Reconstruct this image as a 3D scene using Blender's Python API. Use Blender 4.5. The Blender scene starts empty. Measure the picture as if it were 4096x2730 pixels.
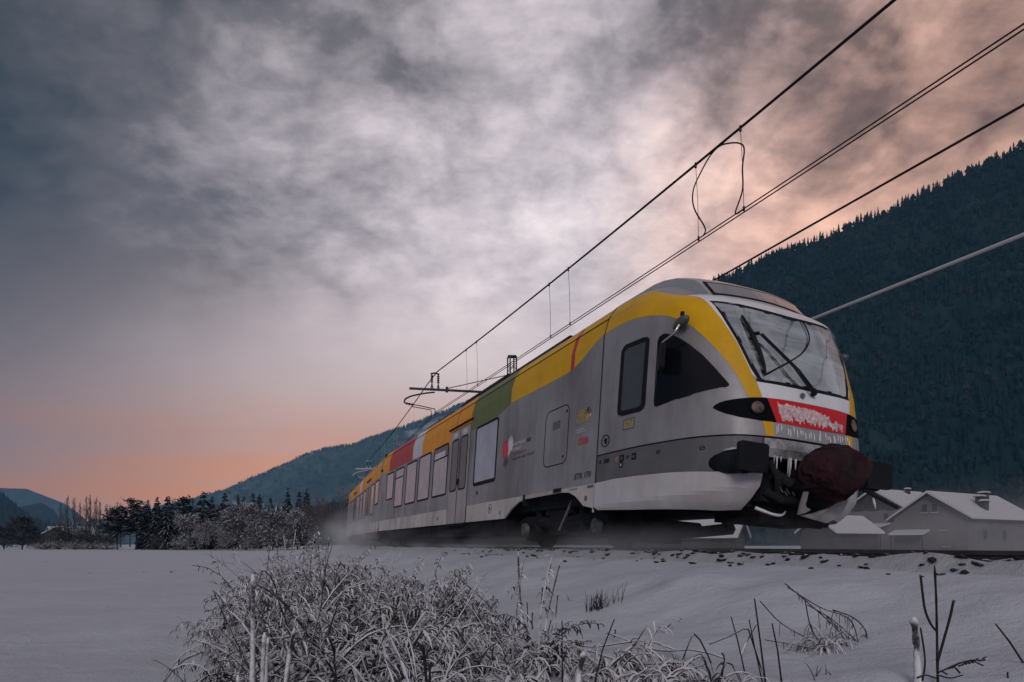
import bpy, bmesh, math, random
import numpy as np
from mathutils import Vector, Matrix, noise as mnoise

R = math.radians
scene = bpy.context.scene
COL = scene.collection

# ------------------------------------------------------------------ camera
EYE = 1.0                       # camera height above the field datum
FPX = 2600.0                    # focal length in pixels of a 4096 wide frame
cam_d = bpy.data.cameras.new('camera')
cam = bpy.data.objects.new('camera', cam_d)
COL.objects.link(cam)
cam.location = (0, 0, EYE)
cam.rotation_euler = (R(90), 0, 0)
cam_d.sensor_width = 36.0
cam_d.lens = FPX / 4096 * 36
cam_d.shift_y = 813 / 4096
cam_d.clip_start = 0.05
cam_d.clip_end = 20000
scene.camera = cam

# ------------------------------------------------------------------ view / render
vs = scene.view_settings
vs.view_transform = 'Standard'
vs.look = 'None'
vs.gamma = 1.0
vs.exposure = 0.35
scene.display_settings.display_device = 'sRGB'
scene.render.engine = 'CYCLES'
cy = scene.cycles
cy.use_denoising = True
cy.max_bounces = 6
cy.diffuse_bounces = 2
cy.glossy_bounces = 3
cy.transmission_bounces = 3
cy.transparent_max_bounces = 8
cy.volume_bounces = 1
cy.volume_step_rate = 2.0
cy.volume_max_steps = 128
cy.sample_clamp_indirect = 4.0
cy.caustics_reflective = False
cy.caustics_refractive = False

# ------------------------------------------------------------------ node helpers
class NT:
    def __init__(s, tree):
        s.t = tree; s.n = tree.nodes; s.l = tree.links
    def put(s, sock, v):
        if isinstance(v, bpy.types.NodeSocket): s.l.new(v, sock)
        elif v is not None:
            try: sock.default_value = v
            except Exception:
                if isinstance(v, (int, float)): sock.default_value = (v, v, v)
                else: sock.default_value = (*v, 1.0)
    def math(s, op, a, b=0.0, c=0.0, clamp=False):
        m = s.n.new('ShaderNodeMath'); m.operation = op; m.use_clamp = clamp
        for k, v in enumerate((a, b, c)): s.put(m.inputs[k], v)
        return m.outputs[0]
    def vmath(s, op, a, b=None, sc=None):
        m = s.n.new('ShaderNodeVectorMath'); m.operation = op
        s.put(m.inputs[0], a)
        if b is not None: s.put(m.inputs[1], b)
        if sc is not None: s.put(m.inputs['Scale'], sc)
        return m.outputs['Value'] if op in ('DOT_PRODUCT', 'LENGTH') else m.outputs[0]
    def mix(s, f, a, b, mode='MIX'):
        m = s.n.new('ShaderNodeMix'); m.data_type = 'RGBA'; m.blend_type = mode; m.clamp_factor = True
        s.put(m.inputs[0], f); s.put(m.inputs[6], a); s.put(m.inputs[7], b)
        return m.outputs[2]
    def smooth(s, v, lo, hi, a=0.0, b=1.0):
        m = s.n.new('ShaderNodeMapRange'); m.interpolation_type = 'SMOOTHSTEP'
        s.put(m.inputs[0], v); s.put(m.inputs[1], lo); s.put(m.inputs[2], hi); s.put(m.inputs[3], a); s.put(m.inputs[4], b)
        return m.outputs[0]
    def noise(s, vec, scale, detail=4, rough=.55, dist=0.0, lac=2.0):
        m = s.n.new('ShaderNodeTexNoise'); m.noise_dimensions = '3D'
        s.put(m.inputs['Vector'], vec); s.put(m.inputs['Scale'], scale); s.put(m.inputs['Detail'], detail)
        s.put(m.inputs['Roughness'], rough); s.put(m.inputs['Distortion'], dist); s.put(m.inputs['Lacunarity'], lac)
        return m.outputs[0]
    def ramp(s, f, stops):
        m = s.n.new('ShaderNodeValToRGB'); s.put(m.inputs[0], f)
        e = m.color_ramp.elements
        while len(e) < len(stops): e.new(0.5)
        for k, (p, c) in enumerate(stops):
            e[k].position = p; e[k].color = (*c, 1)
        return m.outputs[0]
    def sep(s, v):
        m = s.n.new('ShaderNodeSeparateXYZ'); s.put(m.inputs[0], v); return m.outputs
    def comb(s, x, y, z):
        m = s.n.new('ShaderNodeCombineXYZ')
        for k, v in enumerate((x, y, z)): s.put(m.inputs[k], v)
        return m.outputs[0]

def dirv(az, el):               # azimuth from +Y (clockwise to +X), elevation, degrees
    a, e = R(az), R(el)
    return (math.sin(a) * math.cos(e), math.cos(a) * math.cos(e), math.sin(e))

# ------------------------------------------------------------------ world: dusk sky under broken cloud
SUN_AZ, SUN_EL = 188.0, 26.0
world = bpy.data.worlds.new('World'); scene.world = world
world.use_nodes = True
w = NT(world.node_tree)
for n_ in list(w.n): w.n.remove(n_)
tc = w.n.new('ShaderNodeTexCoord')
D = w.vmath('NORMALIZE', tc.outputs['Generated'])
dx, dy, dz = w.sep(D)
dzp = w.math('MAXIMUM', dz, 0.0)
sky = w.n.new('ShaderNodeTexSky'); sky.sky_type = 'NISHITA'; sky.sun_disc = False
sky.sun_elevation = R(SUN_EL); sky.sun_rotation = R(SUN_AZ); sky.air_density = 1.2; sky.dust_density = 2.0
clear = w.mix(1.0, sky.outputs[0], (0.05, 0.05, 0.05), 'MULTIPLY')
# cloud deck: directions projected on a layer overhead
inv = w.math('DIVIDE', 1.0, w.math('ADD', dzp, 0.38))
P = w.vmath('SCALE', w.comb(dx, dy, w.math('MULTIPLY', dz, .35)), sc=inv)
P = w.vmath('ADD', P, (3.75, 1.35, 0.4))
warp = w.noise(P, 2.2, 3, .5)
Pw = w.vmath('ADD', P, w.comb(w.math('MULTIPLY', warp, .16), w.math('MULTIPLY', warp, -.12), 0))
n_big = w.noise(Pw, 1.15, 2, .5)
n_mid = w.noise(Pw, 3.4, 5, .52)
bil = w.math('ABSOLUTE', w.math('MULTIPLY_ADD', w.noise(Pw, 5.2, 6, .55), 2.0, -1.0))     # billows
n_fine = w.noise(w.vmath('MULTIPLY', Pw, (1.0, 1.5, 1.0)), 13.0, 8, .64)
glow = w.smooth(w.vmath('DOT_PRODUCT', D, dirv(0, 20)), 0.58, 0.99)
dark = w.smooth(w.vmath('DOT_PRODUCT', D, dirv(-46, 40)), 0.72, 1.0)
dark2 = w.smooth(w.vmath('DOT_PRODUCT', D, dirv(28, 42)), 0.93, 1.0)
texamt = w.math('MULTIPLY', w.smooth(dz, 0.20, 0.46), w.smooth(w.vmath('DOT_PRODUCT', D, dirv(18, 38)), 0.55, 0.95, .30, 1.0))
b = w.math('ADD', 0.50, w.math('MULTIPLY', glow, 0.40))
b = w.math('SUBTRACT', b, w.math('MULTIPLY', dark, 0.50))
patchy = w.math('MULTIPLY', w.smooth(w.vmath('DOT_PRODUCT', D, dirv(31, 40)), 0.88, 0.985), w.smooth(w.noise(Pw, 3.1, 5, .55), .48, .62))
b = w.math('SUBTRACT', b, w.math('ADD', w.math('MULTIPLY', dark2, 0.14), w.math('MULTIPLY', patchy, .22)))
t1 = w.math('MULTIPLY', w.math('SUBTRACT', n_big, .5), w.math('MULTIPLY_ADD', texamt, .42, .22))
t2 = w.math('MULTIPLY', w.math('SUBTRACT', n_mid, .5), w.math('MULTIPLY_ADD', texamt, .60, .12))
t3 = w.math('MULTIPLY', w.math('SUBTRACT', n_fine, .5), w.math('MULTIPLY_ADD', texamt, .42, .03))
t4 = w.math('MULTIPLY', w.math('SUBTRACT', bil, .22), w.math('MULTIPLY', texamt, .42))
b = w.math('ADD', w.math('ADD', b, t1), w.math('ADD', w.math('ADD', t2, t4), t3), clamp=True)
cloud = w.ramp(b, [(0.0, (.010, .015, .020)), (0.22, (.042, .046, .054)), (0.42, (.152, .136, .147)),
                   (0.60, (.37, .325, .35)), (0.78, (.64, .56, .59)), (1.0, (.98, .87, .86))])
# warm light low in the west and on the cloud edges over the mountain
low = w.smooth(dz, 0.26, 0.05)
west = w.smooth(w.vmath('DOT_PRODUCT', D, dirv(-19, 3)), 0.80, 0.985)
cloud = w.mix(w.math('MULTIPLY', w.smooth(dz, 0.46, 0.08), w.math('MULTIPLY', west, .80)), cloud, (.56, .38, .325))
stripe = w.smooth(w.noise(w.comb(w.math('MULTIPLY', dx, 2.2), dy, w.math('MULTIPLY', dz, 20.0)), 1.0, 3, .5), .36, .62)
cloud = w.mix(w.math('MULTIPLY', w.math('MULTIPLY', low, west), w.math('MULTIPLY_ADD', stripe, .40, .60)), cloud, (.90, .31, .085))
east = w.smooth(w.vmath('DOT_PRODUCT', D, dirv(40, 20)), 0.84, 0.99)
warmc = w.mix(1.0, cloud, (1.22, .78, .53), 'MULTIPLY')
cloud = w.mix(w.math('MULTIPLY', east, .95), cloud, warmc)
far_left = w.smooth(w.vmath('DOT_PRODUCT', D, dirv(-58, 12)), 0.76, 1.0)
cloud = w.mix(w.math('MULTIPLY', far_left, .78), cloud, w.mix(1.0, cloud, (.34, .34, .38), 'MULTIPLY'))
cover = w.smooth(n_big, 0.22, 0.36)
skyc = w.mix(w.math('MULTIPLY_ADD', cover, .2, .8), clear, cloud)
ground_dark = w.smooth(dz, 0.0, -0.05)
skyc = w.mix(ground_dark, skyc, (.16, .15, .17))
bg = w.n.new('ShaderNodeBackground'); w.put(bg.inputs[0], skyc); bg.inputs[1].default_value = 1.0
wo = w.n.new('ShaderNodeOutputWorld'); w.l.new(bg.outputs[0], wo.inputs[0])
world.cycles.sampling_method = 'MANUAL'
world.cycles.sample_map_resolution = 512

# ------------------------------------------------------------------ sun: weak, soft, 
sd = bpy.data.lights.new('sun', 'SUN'); so = bpy.data.objects.new('sun', sd); COL.objects.link(so)
sd.energy = 0.95; sd.angle = R(24); sd.color = (1.0, .92, .88)
so.rotation_euler = Vector(dirv(SUN_AZ, SUN_EL)).to_track_quat('Z', 'Y').to_euler()

# ------------------------------------------------------------------ track geometry (u = across, s = along the line)
YAW = math.atan(1058 / 2600.0)
N_ = Vector((math.cos(YAW), math.sin(YAW), 0)); D_ = Vector((-math.sin(YAW), math.cos(YAW), 0))
ROLL = R(4.0)
RAILZ = EYE - 0.10
def uc(s):
    s = max(-60.0, min(s, 75.0)); return 5.8 + (s - 14.0) ** 2 / 530.0
def us(u, s, z=0.0):
    p = N_ * u + D_ * s; return Vector((p.x, p.y, z))
def pix(px, py, depth):          # point seen at a photo pixel, at a given depth
    return Vector(((px - 2048) / FPX * depth, depth, EYE + (2178 - py) / FPX * depth))

def canted(u0, s0, yaw, roll=ROLL):
    n = Vector((math.cos(yaw), math.sin(yaw), 0)); d = Vector((-math.sin(yaw), math.cos(yaw), 0)); z = Vector((0, 0, 1))
    X = n * math.cos(roll) - z * math.sin(roll); Z = n * math.sin(roll) + z * math.cos(roll)
    o = us(u0, s0, RAILZ)
    return Matrix(((X.x, d.x, Z.x, o.x), (X.y, d.y, Z.y, o.y), (X.z, d.z, Z.z, o.z), (0, 0, 0, 1)))

# ------------------------------------------------------------------ object helpers
def tag(o, label=None, cat=None, group=None, kind=None):
    if label: o['label'] = label
    if cat: o['category'] = cat
    if group: o['group'] = group
    if kind: o['kind'] = kind
    return o
def link(name, me, parent=None):
    o = bpy.data.objects.new(name, me); COL.objects.link(o)
    if parent is not None: o.parent = parent
    return o
def empty(name, loc=(0, 0, 0), mat=None):
    o = bpy.data.objects.new(name, None); COL.objects.link(o); o.empty_display_size = .2
    if mat is not None: o.matrix_world = mat
    else: o.location = loc
    return o

class MB:
    """collects faces; build() links them as ONE mesh object"""
    def __init__(s): s.v = []; s.f = []; s.m = []
    def add(s, verts, faces, mi=0):
        k = len(s.v); s.v.extend([tuple(p) for p in verts]); s.f.extend([tuple(i + k for i in q) for q in faces]); s.m.extend([mi] * len(faces)); return s
    def box(s, lo, hi, mi=0):
        (a, b, c), (d, e, f) = lo, hi
        return s.add([(a, b, c), (d, b, c), (d, e, c), (a, e, c), (a, b, f), (d, b, f), (d, e, f), (a, e, f)],
                     [(0, 3, 2, 1), (4, 5, 6, 7), (0, 1, 5, 4), (1, 2, 6, 5), (2, 3, 7, 6), (3, 0, 4, 7)], mi)
    def obox(s, c, ax, ay, az, mi=0):
        c = Vector(c); ax = Vector(ax); ay = Vector(ay); az = Vector(az); P = []
        for k in (-1, 1):
            for (i, j) in ((-1, -1), (1, -1), (1, 1), (-1, 1)): P.append(c + ax * i + ay * j + az * k)
        return s.add(P, [(0, 3, 2, 1), (4, 5, 6, 7), (0, 1, 5, 4), (1, 2, 6, 5), (2, 3, 7, 6), (3, 0, 4, 7)], mi)
    def tube(s, pts, r, n=6, mi=0, cap=True):
        pts = [Vector(p) for p in pts]; m = len(pts)
        rs = list(r) if hasattr(r, '__len__') else [r] * m
        V = []; t0 = None; up = None
        for i, p in enumerate(pts):
            t = (pts[min(i + 1, m - 1)] - pts[max(i - 1, 0)])
            if t.length < 1e-9: t = Vector((0, 0, 1))
            t.normalize()
            if up is None:
                up = Vector((0, 0, 1)) if abs(t.z) < .9 else Vector((1, 0, 0))
            a = t.cross(up)
            if a.length < 1e-6: a = t.orthogonal()
            a.normalize(); b_ = a.cross(t); up = b_
            for k in range(n):
                q = 2 * math.pi * k / n
                V.append(p + (a * math.cos(q) + b_ * math.sin(q)) * rs[i])
        F = []
        for i in range(m - 1):
            for k in range(n):
                F.append((i * n + k, i * n + (k + 1) % n, (i + 1) * n + (k + 1) % n, (i + 1) * n + k))
        if cap: F.append(tuple(range(n - 1, -1, -1))); F.append(tuple((m - 1) * n + k for k in range(n)))
        return s.add(V, F, mi)
    def prism(s, poly, f0, f1, mi=0):
        """poly: list of 2-D points, f0/f1 map a 2-D point to the two 3-D faces"""
        n = len(poly)
        V = [f0(p) for p in poly] + [f1(p) for p in poly]
        F = [tuple(range(n - 1, -1, -1)), tuple(range(n, 2 * n))] + [(k, (k + 1) % n, n + (k + 1) % n, n + k) for k in range(n)]
        return s.add(V, F, mi)
    def mesh(s, name, mats, smooth=False):
        me = bpy.data.meshes.new(name); me.from_pydata(s.v, [], s.f)
        for m_ in (mats if isinstance(mats, (list, tuple)) else [mats]): me.materials.append(m_)
        if len(set(s.m)) > 1: me.polygons.foreach_set('material_index', s.m)
        if smooth: me.polygons.foreach_set('use_smooth', [True] * len(s.f))
        me.update(); return me
    def build(s, name, mats, parent=None, smooth=False):
        return link(name, s.mesh(name, mats, smooth), parent)

def recalc(o):
    bm = bmesh.new(); bm.from_mesh(o.data); bmesh.ops.recalc_face_normals(bm, faces=bm.faces); bm.to_mesh(o.data); bm.free(); return o

# ------------------------------------------------------------------ materials
def mat(name, col, rough=.6, metal=0.0, spec=.5, var=0.0, vscale=3.0, bump=0.0, bscale=20.0, dirt=None, emis=None, coat=0.0):
    m = bpy.data.materials.new(name); m.use_nodes = True
    t = NT(m.node_tree); bs = m.node_tree.nodes['Principled BSDF']
    bs.inputs['Roughness'].default_value = rough; bs.inputs['Metallic'].default_value = metal
    bs.inputs['Specular IOR Level'].default_value = spec
    bs.inputs['Coat Weight'].default_value = coat; bs.inputs['Coat Roughness'].default_value = .12
    oc = t.n.new('ShaderNodeTexCoord').outputs['Object']
    c = None
    if var:
        nz = t.noise(oc, vscale, 5, .6)
        lo = tuple(x * (1 - var) for x in col); hi = tuple(min(1, x * (1 + var)) for x in col)
        c = t.mix(t.smooth(nz, .3, .7), lo, hi)
    if dirt:                     # grime with streaks: (colour, amount, scale)
        dc, amt, dsz = dirt
        nz = t.noise(t.vmath('MULTIPLY', oc, (dsz, dsz, dsz * .25)), 1.0, 6, .65)
        nz2 = t.noise(oc, dsz * .35, 4, .6)
        k = t.math('MULTIPLY', t.smooth(t.math('ADD', nz, t.math('MULTIPLY', nz2, .6)), .62, 1.1), amt)
        c = t.mix(k, c if c is not None else col, dc)
        t.put(bs.inputs['Roughness'], t.math('MULTIPLY_ADD', k, .3, rough))
    t.put(bs.inputs['Base Color'], c if c is not None else (*col, 1))
    if bump:
        bn = t.n.new('ShaderNodeBump'); bn.inputs['Strength'].default_value = bump; bn.inputs['Distance'].default_value = .02
        t.put(bn.inputs['Height'], t.noise(oc, bscale, 6, .6)); t.put(bs.inputs['Normal'], bn.outputs[0])
    if emis:
        t.put(bs.inputs['Emission Color'], (*emis[0], 1)); bs.inputs['Emission Strength'].default_value = emis[1]
    return m

def snowy(name, body, snow=(.72, .73, .77), lo=.25, hi=.6, nscale=6.0, namp=.5, rough=.8, bvar=.3):
    """a thing that carries snow or rime on whatever of it faces up"""
    m = bpy.data.materials.new(name); m.use_nodes = True
    t = NT(m.node_tree); bs = m.node_tree.nodes['Principled BSDF']; bs.inputs['Roughness'].default_value = rough
    bs.inputs['Specular IOR Level'].default_value = .2
    g = t.n.new('ShaderNodeNewGeometry'); oc = t.n.new('ShaderNodeTexCoord').outputs['Object']
    nz = t.noise(oc, nscale, 4, .6)
    k = t.math('ADD', t.sep(g.outputs['Normal'])[2], t.math('MULTIPLY', t.math('SUBTRACT', nz, .5), namp * 2))
    bc = t.mix(t.noise(oc, nscale * .6, 3), tuple(x * (1 - bvar) for x in body), tuple(x * (1 + bvar) for x in body))
    t.put(bs.inputs['Base Color'], t.mix(t.smooth(k, lo, hi), bc, snow))
    return m

# ------------------------------------------------------------------ value noise on arrays
def _h(i, j, seed):
    n = (i.astype(np.int64) * 374761393 + j.astype(np.int64) * 668265263 + seed * 974634777) & 0x7fffffff
    n = (n ^ (n >> 13)) * 1274126177 & 0x7fffffff
    return ((n ^ (n >> 16)) & 0xffff) / 65535.0
def vnoise(x, y, seed=0):
    x = np.asarray(x, float); y = np.asarray(y, float)
    i = np.floor(x); j = np.floor(y); fx = x - i; fy = y - j
    fx = fx * fx * (3 - 2 * fx); fy = fy * fy * (3 - 2 * fy)
    return ((_h(i, j, seed) * (1 - fx) + _h(i + 1, j, seed) * fx) * (1 - fy) + (_h(i, j + 1, seed) * (1 - fx) + _h(i + 1, j + 1, seed) * fx) * fy) - .5
def fbm(x, y, oct=4, seed=0):
    r = 0; a = 1.0
    for k in range(oct):
        r = r + a * vnoise(x * 2 ** k, y * 2 ** k, seed + k); a *= .5
    return r

# ------------------------------------------------------------------ ground: one snow sheet, rising to the track bed
PROF = [(-400, .0), (-60, .06), (-20, .08), (-9, .12), (-6.5, .19), (-4.8, .27), (-3.9, .36), (-3.0, .50), (-2.2, .71), (-1.7, .80), (-1.40, .82), (1.4, .72),
        (2.0, .60), (3.0, .36), (4.5, .12), (10, -.02), (30, -.10), (400, -.12)]
def ground_z(x, y):
    x = np.asarray(x, float); y = np.asarray(y, float)
    u = N_.x * x + N_.y * y; s = D_.x * x + D_.y * y
    sc_ = np.clip(s, -60, 75)
    v = u - (5.8 + (sc_ - 14) ** 2 / 530)
    P_ = np.array(PROF); z = np.interp(v, P_[:, 0], P_[:, 1])
    r = np.hypot(x, y)
    near = np.exp(-(r / 30) ** 2)
    bank = np.exp(-((v + 2.9) / 1.6) ** 2)
    off = np.clip((np.abs(v) - 1.3) / .6, 0, 1)
    z = z + near * off * (.09 * fbm(x * .55, y * .55, 4, 3) + bank * .10 * fbm(x * 1.3, y * 1.3, 4, 11))
    z = z + (1 - near) * .10 * fbm(x * .05, y * .05, 3, 5) * off
    # old wheel rut with prints across the field
    rut = (x + 2.19 + .425 * (y - 4.1))
    z = z - near * .030 * (np.exp(-(rut / .15) ** 2) + .7 * np.exp(-((rut + .75) / .17) ** 2)) * (.75 + .9 * vnoise(x * 3.5, y * 3.5, 9))
    return z
def gz(x, y): return float(ground_z(x, y))

def snow_mat(name, col=(.55, .575, .645), grain=1.0):
    m = bpy.data.materials.new(name); m.use_nodes = True
    t = NT(m.node_tree); bs = m.node_tree.nodes['Principled BSDF']
    oc = t.n.new('ShaderNodeTexCoord').outputs['Object']
    bs.inputs['Roughness'].default_value = .75; bs.inputs['Specular IOR Level'].default_value = .25
    big = t.noise(oc, .35, 4, .6); fine = t.noise(oc, 60, 3, .6); speck = t.noise(oc, 22, 3, .7)
    mid = t.noise(t.vmath('MULTIPLY', oc, (1, 1, 1)), 3.2, 6, .6, .3)
    c = t.mix(t.smooth(big, .3, .7), tuple(x * .93 for x in col), col)
    c = t.mix(t.math('MULTIPLY', t.smooth(speck, .70, .80), .45), c, (.22, .20, .19))
    c = t.mix(t.math('MULTIPLY', t.smooth(t.noise(oc, 1.3, 6, .7), .56, .72), .30), c, (.34, .33, .34))
    c = t.mix(t.math('MULTIPLY', t.smooth(t.noise(oc, 7.5, 5, .75), .58, .74), .30), c, (.30, .295, .31))
    t.put(bs.inputs['Base Color'], c)
    bn = t.n.new('ShaderNodeBump'); bn.inputs['Strength'].default_value = .8 * grain; bn.inputs['Distance'].default_value = .04
    t.put(bn.inputs['Height'], t.math('ADD', t.math('MULTIPLY', mid, 1.3), t.math('MULTIPLY', fine, .22)))
    t.put(bs.inputs['Normal'], bn.outputs[0])
    return m
SNOW = snow_mat('snow')

def warped(n, reach, a):
    bb = math.asinh(reach / a) / n
    return np.array([a * math.sinh(bb * i) for i in range(-n, n + 1)])
xs = warped(222, 6500, 1.6); ys = warped(222, 6500, 1.6)
ys = ys + 4.0; xs = xs + .6
GX, GY = np.meshgrid(xs, ys)
GZ = ground_z(GX, GY)
nx = len(xs); ny = len(ys)
gv = np.stack([GX, GY, GZ], -1).reshape(-1, 3)
idx = np.arange(nx * ny).reshape(ny, nx)
gf = np.stack([idx[:-1, :-1], idx[:-1, 1:], idx[1:, 1:], idx[1:, :-1]], -1).reshape(-1, 4)
me = bpy.data.meshes.new('ground'); me.from_pydata(gv.tolist(), [], gf.tolist()); me.materials.append(SNOW)
me.polygons.foreach_set('use_smooth', [True] * len(me.polygons))
ground = link('ground', me); tag(ground, 'wide snow covered field and bank', kind='structure')

# ------------------------------------------------------------------ track bed, its stones, the rails
BED = snow_mat('track_snow', (.42, .43, .47), 1.3)
STONE = snowy('stone', (.018, .020, .025), lo=.86, hi=1.05, nscale=9, namp=.3)
RAILM = mat('rail_steel', (.055, .05, .05), .55, .6, var=.3, vscale=4)
CONC = mat('sleeper_concrete', (.18, .18, .19), .85, var=.3)
def cant_z(v): return RAILZ - math.tan(ROLL) * v
svals = list(np.concatenate([np.linspace(-45, -5, 40), np.linspace(-4.8, 26, 150), np.linspace(26.5, 75, 60)]))
mb = MB()
vprof = [-1.62, -1.42, -1.25, -1.08, -.92, -.80, -.62, -.3, 0, .3, .62, .92, 1.25, 1.45, 1.75]
rows = []
for s in svals:
    for v in vprof:
        p = us(uc(s) + v, s)
        edge = abs(v) > 1.5
        z = gz(p.x, p.y) - .05 if edge else cant_z(v) - (.145 if abs(v) < .7 else .075 + .05 * max(0, abs(v) - 1.1))
        if not edge: z += .045 * float(fbm(p.x * 3.3, p.y * 3.3, 3, 21)) * (1.6 if v < -1 else 1)
        rows.append((p.x, p.y, z))
k = len(vprof)
mb.add(rows, [(i * k + j, i * k + j + 1, (i + 1) * k + j + 1, (i + 1) * k + j) for i in range(len(svals) - 1) for j in range(k - 1)])
bed = mb.build('track_bed', BED, smooth=True); tag(bed, 'snow blown ballast bed under the rails', kind='structure')

rnd = random.Random(5)
stone_meshes = []
for q in range(6):
    bm = bmesh.new(); bmesh.ops.create_icosphere(bm, subdivisions=1, radius=1)
    for vv in bm.verts:
        vv.co *= 1 + .45 * (rnd.random() - .5)
        vv.co.z *= .65
    me = bpy.data.meshes.new('stone'); bm.to_mesh(me); bm.free(); me.materials.append(STONE); stone_meshes.append(me)
bpy.context.view_layer.update()
def bank_top(x, y):
    """height of whatever lies on top beside the rails"""
    h = -9
    for o_ in (ground, bed):
        hit, p_, n_, f_ = o_.ray_cast(Vector((x, y, 5)), Vector((0, 0, -1)))
        if hit: h = max(h, p_.z)
    return h
for q in range(290):
    s = 1.2 + 13 * rnd.random() ** 1.5
    v = -1.24 - abs(rnd.gauss(0, .22))
    if rnd.random() < .12: v -= .35 * rnd.random()
    p = us(uc(s) + v, s)
    o = link('stone', rnd.choice(stone_meshes), bed)
    sz = rnd.uniform(.014, .034) * (1.35 if rnd.random() < .12 else 1)
    o.location = (p.x, p.y, bank_top(p.x, p.y) + sz * .22)
    o.scale = (sz * rnd.uniform(1, 1.8), sz * rnd.uniform(.9, 1.3), sz * rnd.uniform(.7, 1.0))
    o.rotation_euler = (rnd.uniform(-.4, .4), rnd.uniform(-.4, .4), rnd.uniform(0, 6.3))

for v, lab in ((-.7525, 'dark steel rail on the near side of the track'), (.7525, 'dark steel rail on the far side of the track')):
    prof = [(-.075, -.172), (.075, -.172), (.075, -.16), (.012, -.135), (.010, -.045), (.036, -.035), (.036, -.004), (.028, 0), (-.028, 0), (-.036, -.004), (-.036, -.035), (-.010, -.045), (-.012, -.135), (-.075, -.16)]
    mb = MB(); n = len(prof); V = []
    for s in svals:
        for (a, z) in prof:
            p = us(uc(s) + v + a, s); V.append((p.x, p.y, cant_z(v) + z))
    mb.add(V, [(i * n + j, i * n + (j + 1) % n, (i + 1) * n + (j + 1) % n, (i + 1) * n + j) for i in range(len(svals) - 1) for j in range(n)])
    tag(mb.build('rail', RAILM), lab, 'rail', 'rails of the line')

# ------------------------------------------------------------------ mountains and hills
FOREST_GROUND = mat('forest_floor', (.030, .036, .036), .95, var=.5, vscale=.02)
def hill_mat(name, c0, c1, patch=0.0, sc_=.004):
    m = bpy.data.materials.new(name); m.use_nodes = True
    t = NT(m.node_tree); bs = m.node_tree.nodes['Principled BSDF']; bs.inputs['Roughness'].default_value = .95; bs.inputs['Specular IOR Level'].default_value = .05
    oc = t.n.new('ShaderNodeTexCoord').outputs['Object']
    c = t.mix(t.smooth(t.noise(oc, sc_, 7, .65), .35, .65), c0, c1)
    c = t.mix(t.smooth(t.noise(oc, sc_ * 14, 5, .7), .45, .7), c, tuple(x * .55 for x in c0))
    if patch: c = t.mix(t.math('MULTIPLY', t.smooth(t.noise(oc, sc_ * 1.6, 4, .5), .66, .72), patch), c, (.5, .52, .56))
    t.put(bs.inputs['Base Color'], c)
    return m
def resample(P, n):
    P = np.array(P, float); L = np.concatenate([[0], np.cumsum(np.linalg.norm(np.diff(P, axis=0), axis=1))])
    q = np.linspace(0, L[-1], n); return np.stack([np.interp(q, L, P[:, k]) for k in range(P.shape[1])], 1)
def ridge_mesh(name, ridge, foot, nr, nc, material, label, amp=6.0, seed=1, power=1.15):
    """ridge/foot: world polylines; a slope between them and a back slope behind"""
    Rg = resample(ridge, nc); Ft = resample(foot, nc)
    rows = []
    for i in range(nr + 1):
        t = i / nr
        P_ = Ft * (1 - t) + Rg * t
        z = Ft[:, 2] + (Rg[:, 2] - Ft[:, 2]) * (t ** power)
        P_[:, 2] = z + amp * fbm(P_[:, 0] / 60, P_[:, 1] / 60, 4, seed) * (math.sin(t * math.pi) ** .5 * 2 + .15)
        rows.append(P_)
    back = Rg.copy(); away = Rg[:, :2] / np.linalg.norm(Rg[:, :2], axis=1)[:, None]
    for k, (dd, dh) in enumerate(((.08, .05), (.3, .35), (.6, 1.0))):
        B = Rg.copy(); hgt = Rg[:, 2].max()
        B[:, :2] += away * hgt * dd * 2.2; B[:, 2] = np.maximum(Rg[:, 2] * (1 - dh), -3); rows.append(B)
    A = np.array(rows); m, n = A.shape[:2]
    ii = np.arange(m * n).reshape(m, n)
    F = np.stack([ii[:-1, :-1], ii[:-1, 1:], ii[1:, 1:], ii[1:, :-1]], -1).reshape(-1, 4)
    me = bpy.data.meshes.new(name); me.from_pydata(A.reshape(-1, 3).tolist(), [], F.tolist()); me.materials.append(material)
    me.polygons.foreach_set('use_smooth', [True] * len(me.polygons))
    o = link(name, me); tag(o, label, kind='structure')
    return A[:nr + 1]
def pl(lst): return [tuple(pix(*p)) for p in lst]
near_ridge = pl([(6400, 60, 560), (5200, 170, 700), (4500, 420, 760), (4096, 590, 800), (3850, 705, 830), (3600, 830, 870), (3300, 952, 930), (3000, 1078, 980), (2850, 1140, 1000), (2600, 1270, 1050), (2300, 1480, 1100),
                 (2000, 1700, 1150), (1800, 1830, 1200), (1650, 1920, 1250), (1450, 2000, 1320), (1250, 2065, 1400), (1050, 2115, 1480)])
near_foot = [(560, 120, -3), (520, 240, -3), (470, 330, -3), (400, 400, -3), (310, 440, -3), (210, 470, -3), (110, 510, -3), (20, 560, -3), (-60, 560, -3), (-130, 620, -3), (-200, 680, -3), (-330, 800, -3), (-460, 950, -3)]
slopeA = ridge_mesh('mountain', near_ridge, near_foot, 60, 220, hill_mat('slope_near', (.010, .027, .033), (.022, .038, .044)), 'dark steep wooded mountainside rising on the right', 14, 4)
far_ridge = pl([(3300, 1250, 3400), (2700, 1330, 3400), (2300, 1450, 3450), (1950, 1585, 3500), (1800, 1640, 3500), (1700, 1682, 3500), (1500, 1752, 3500), (1390, 1790, 3500), (1300, 1800, 3500), (1240, 1822, 3500), (1100, 1882, 3500), (1000, 1930, 3500), (900, 1968, 3500), (780, 2000, 3500), (640, 2050, 3500), (500, 2100, 3500), (380, 2160, 3500)])
far_foot = [(1500, 2400, -3), (600, 2200, -3), (-100, 2000, -3), (-700, 1900, -3), (-1300, 2000, -3), (-1900, 2300, -3)]
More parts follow.
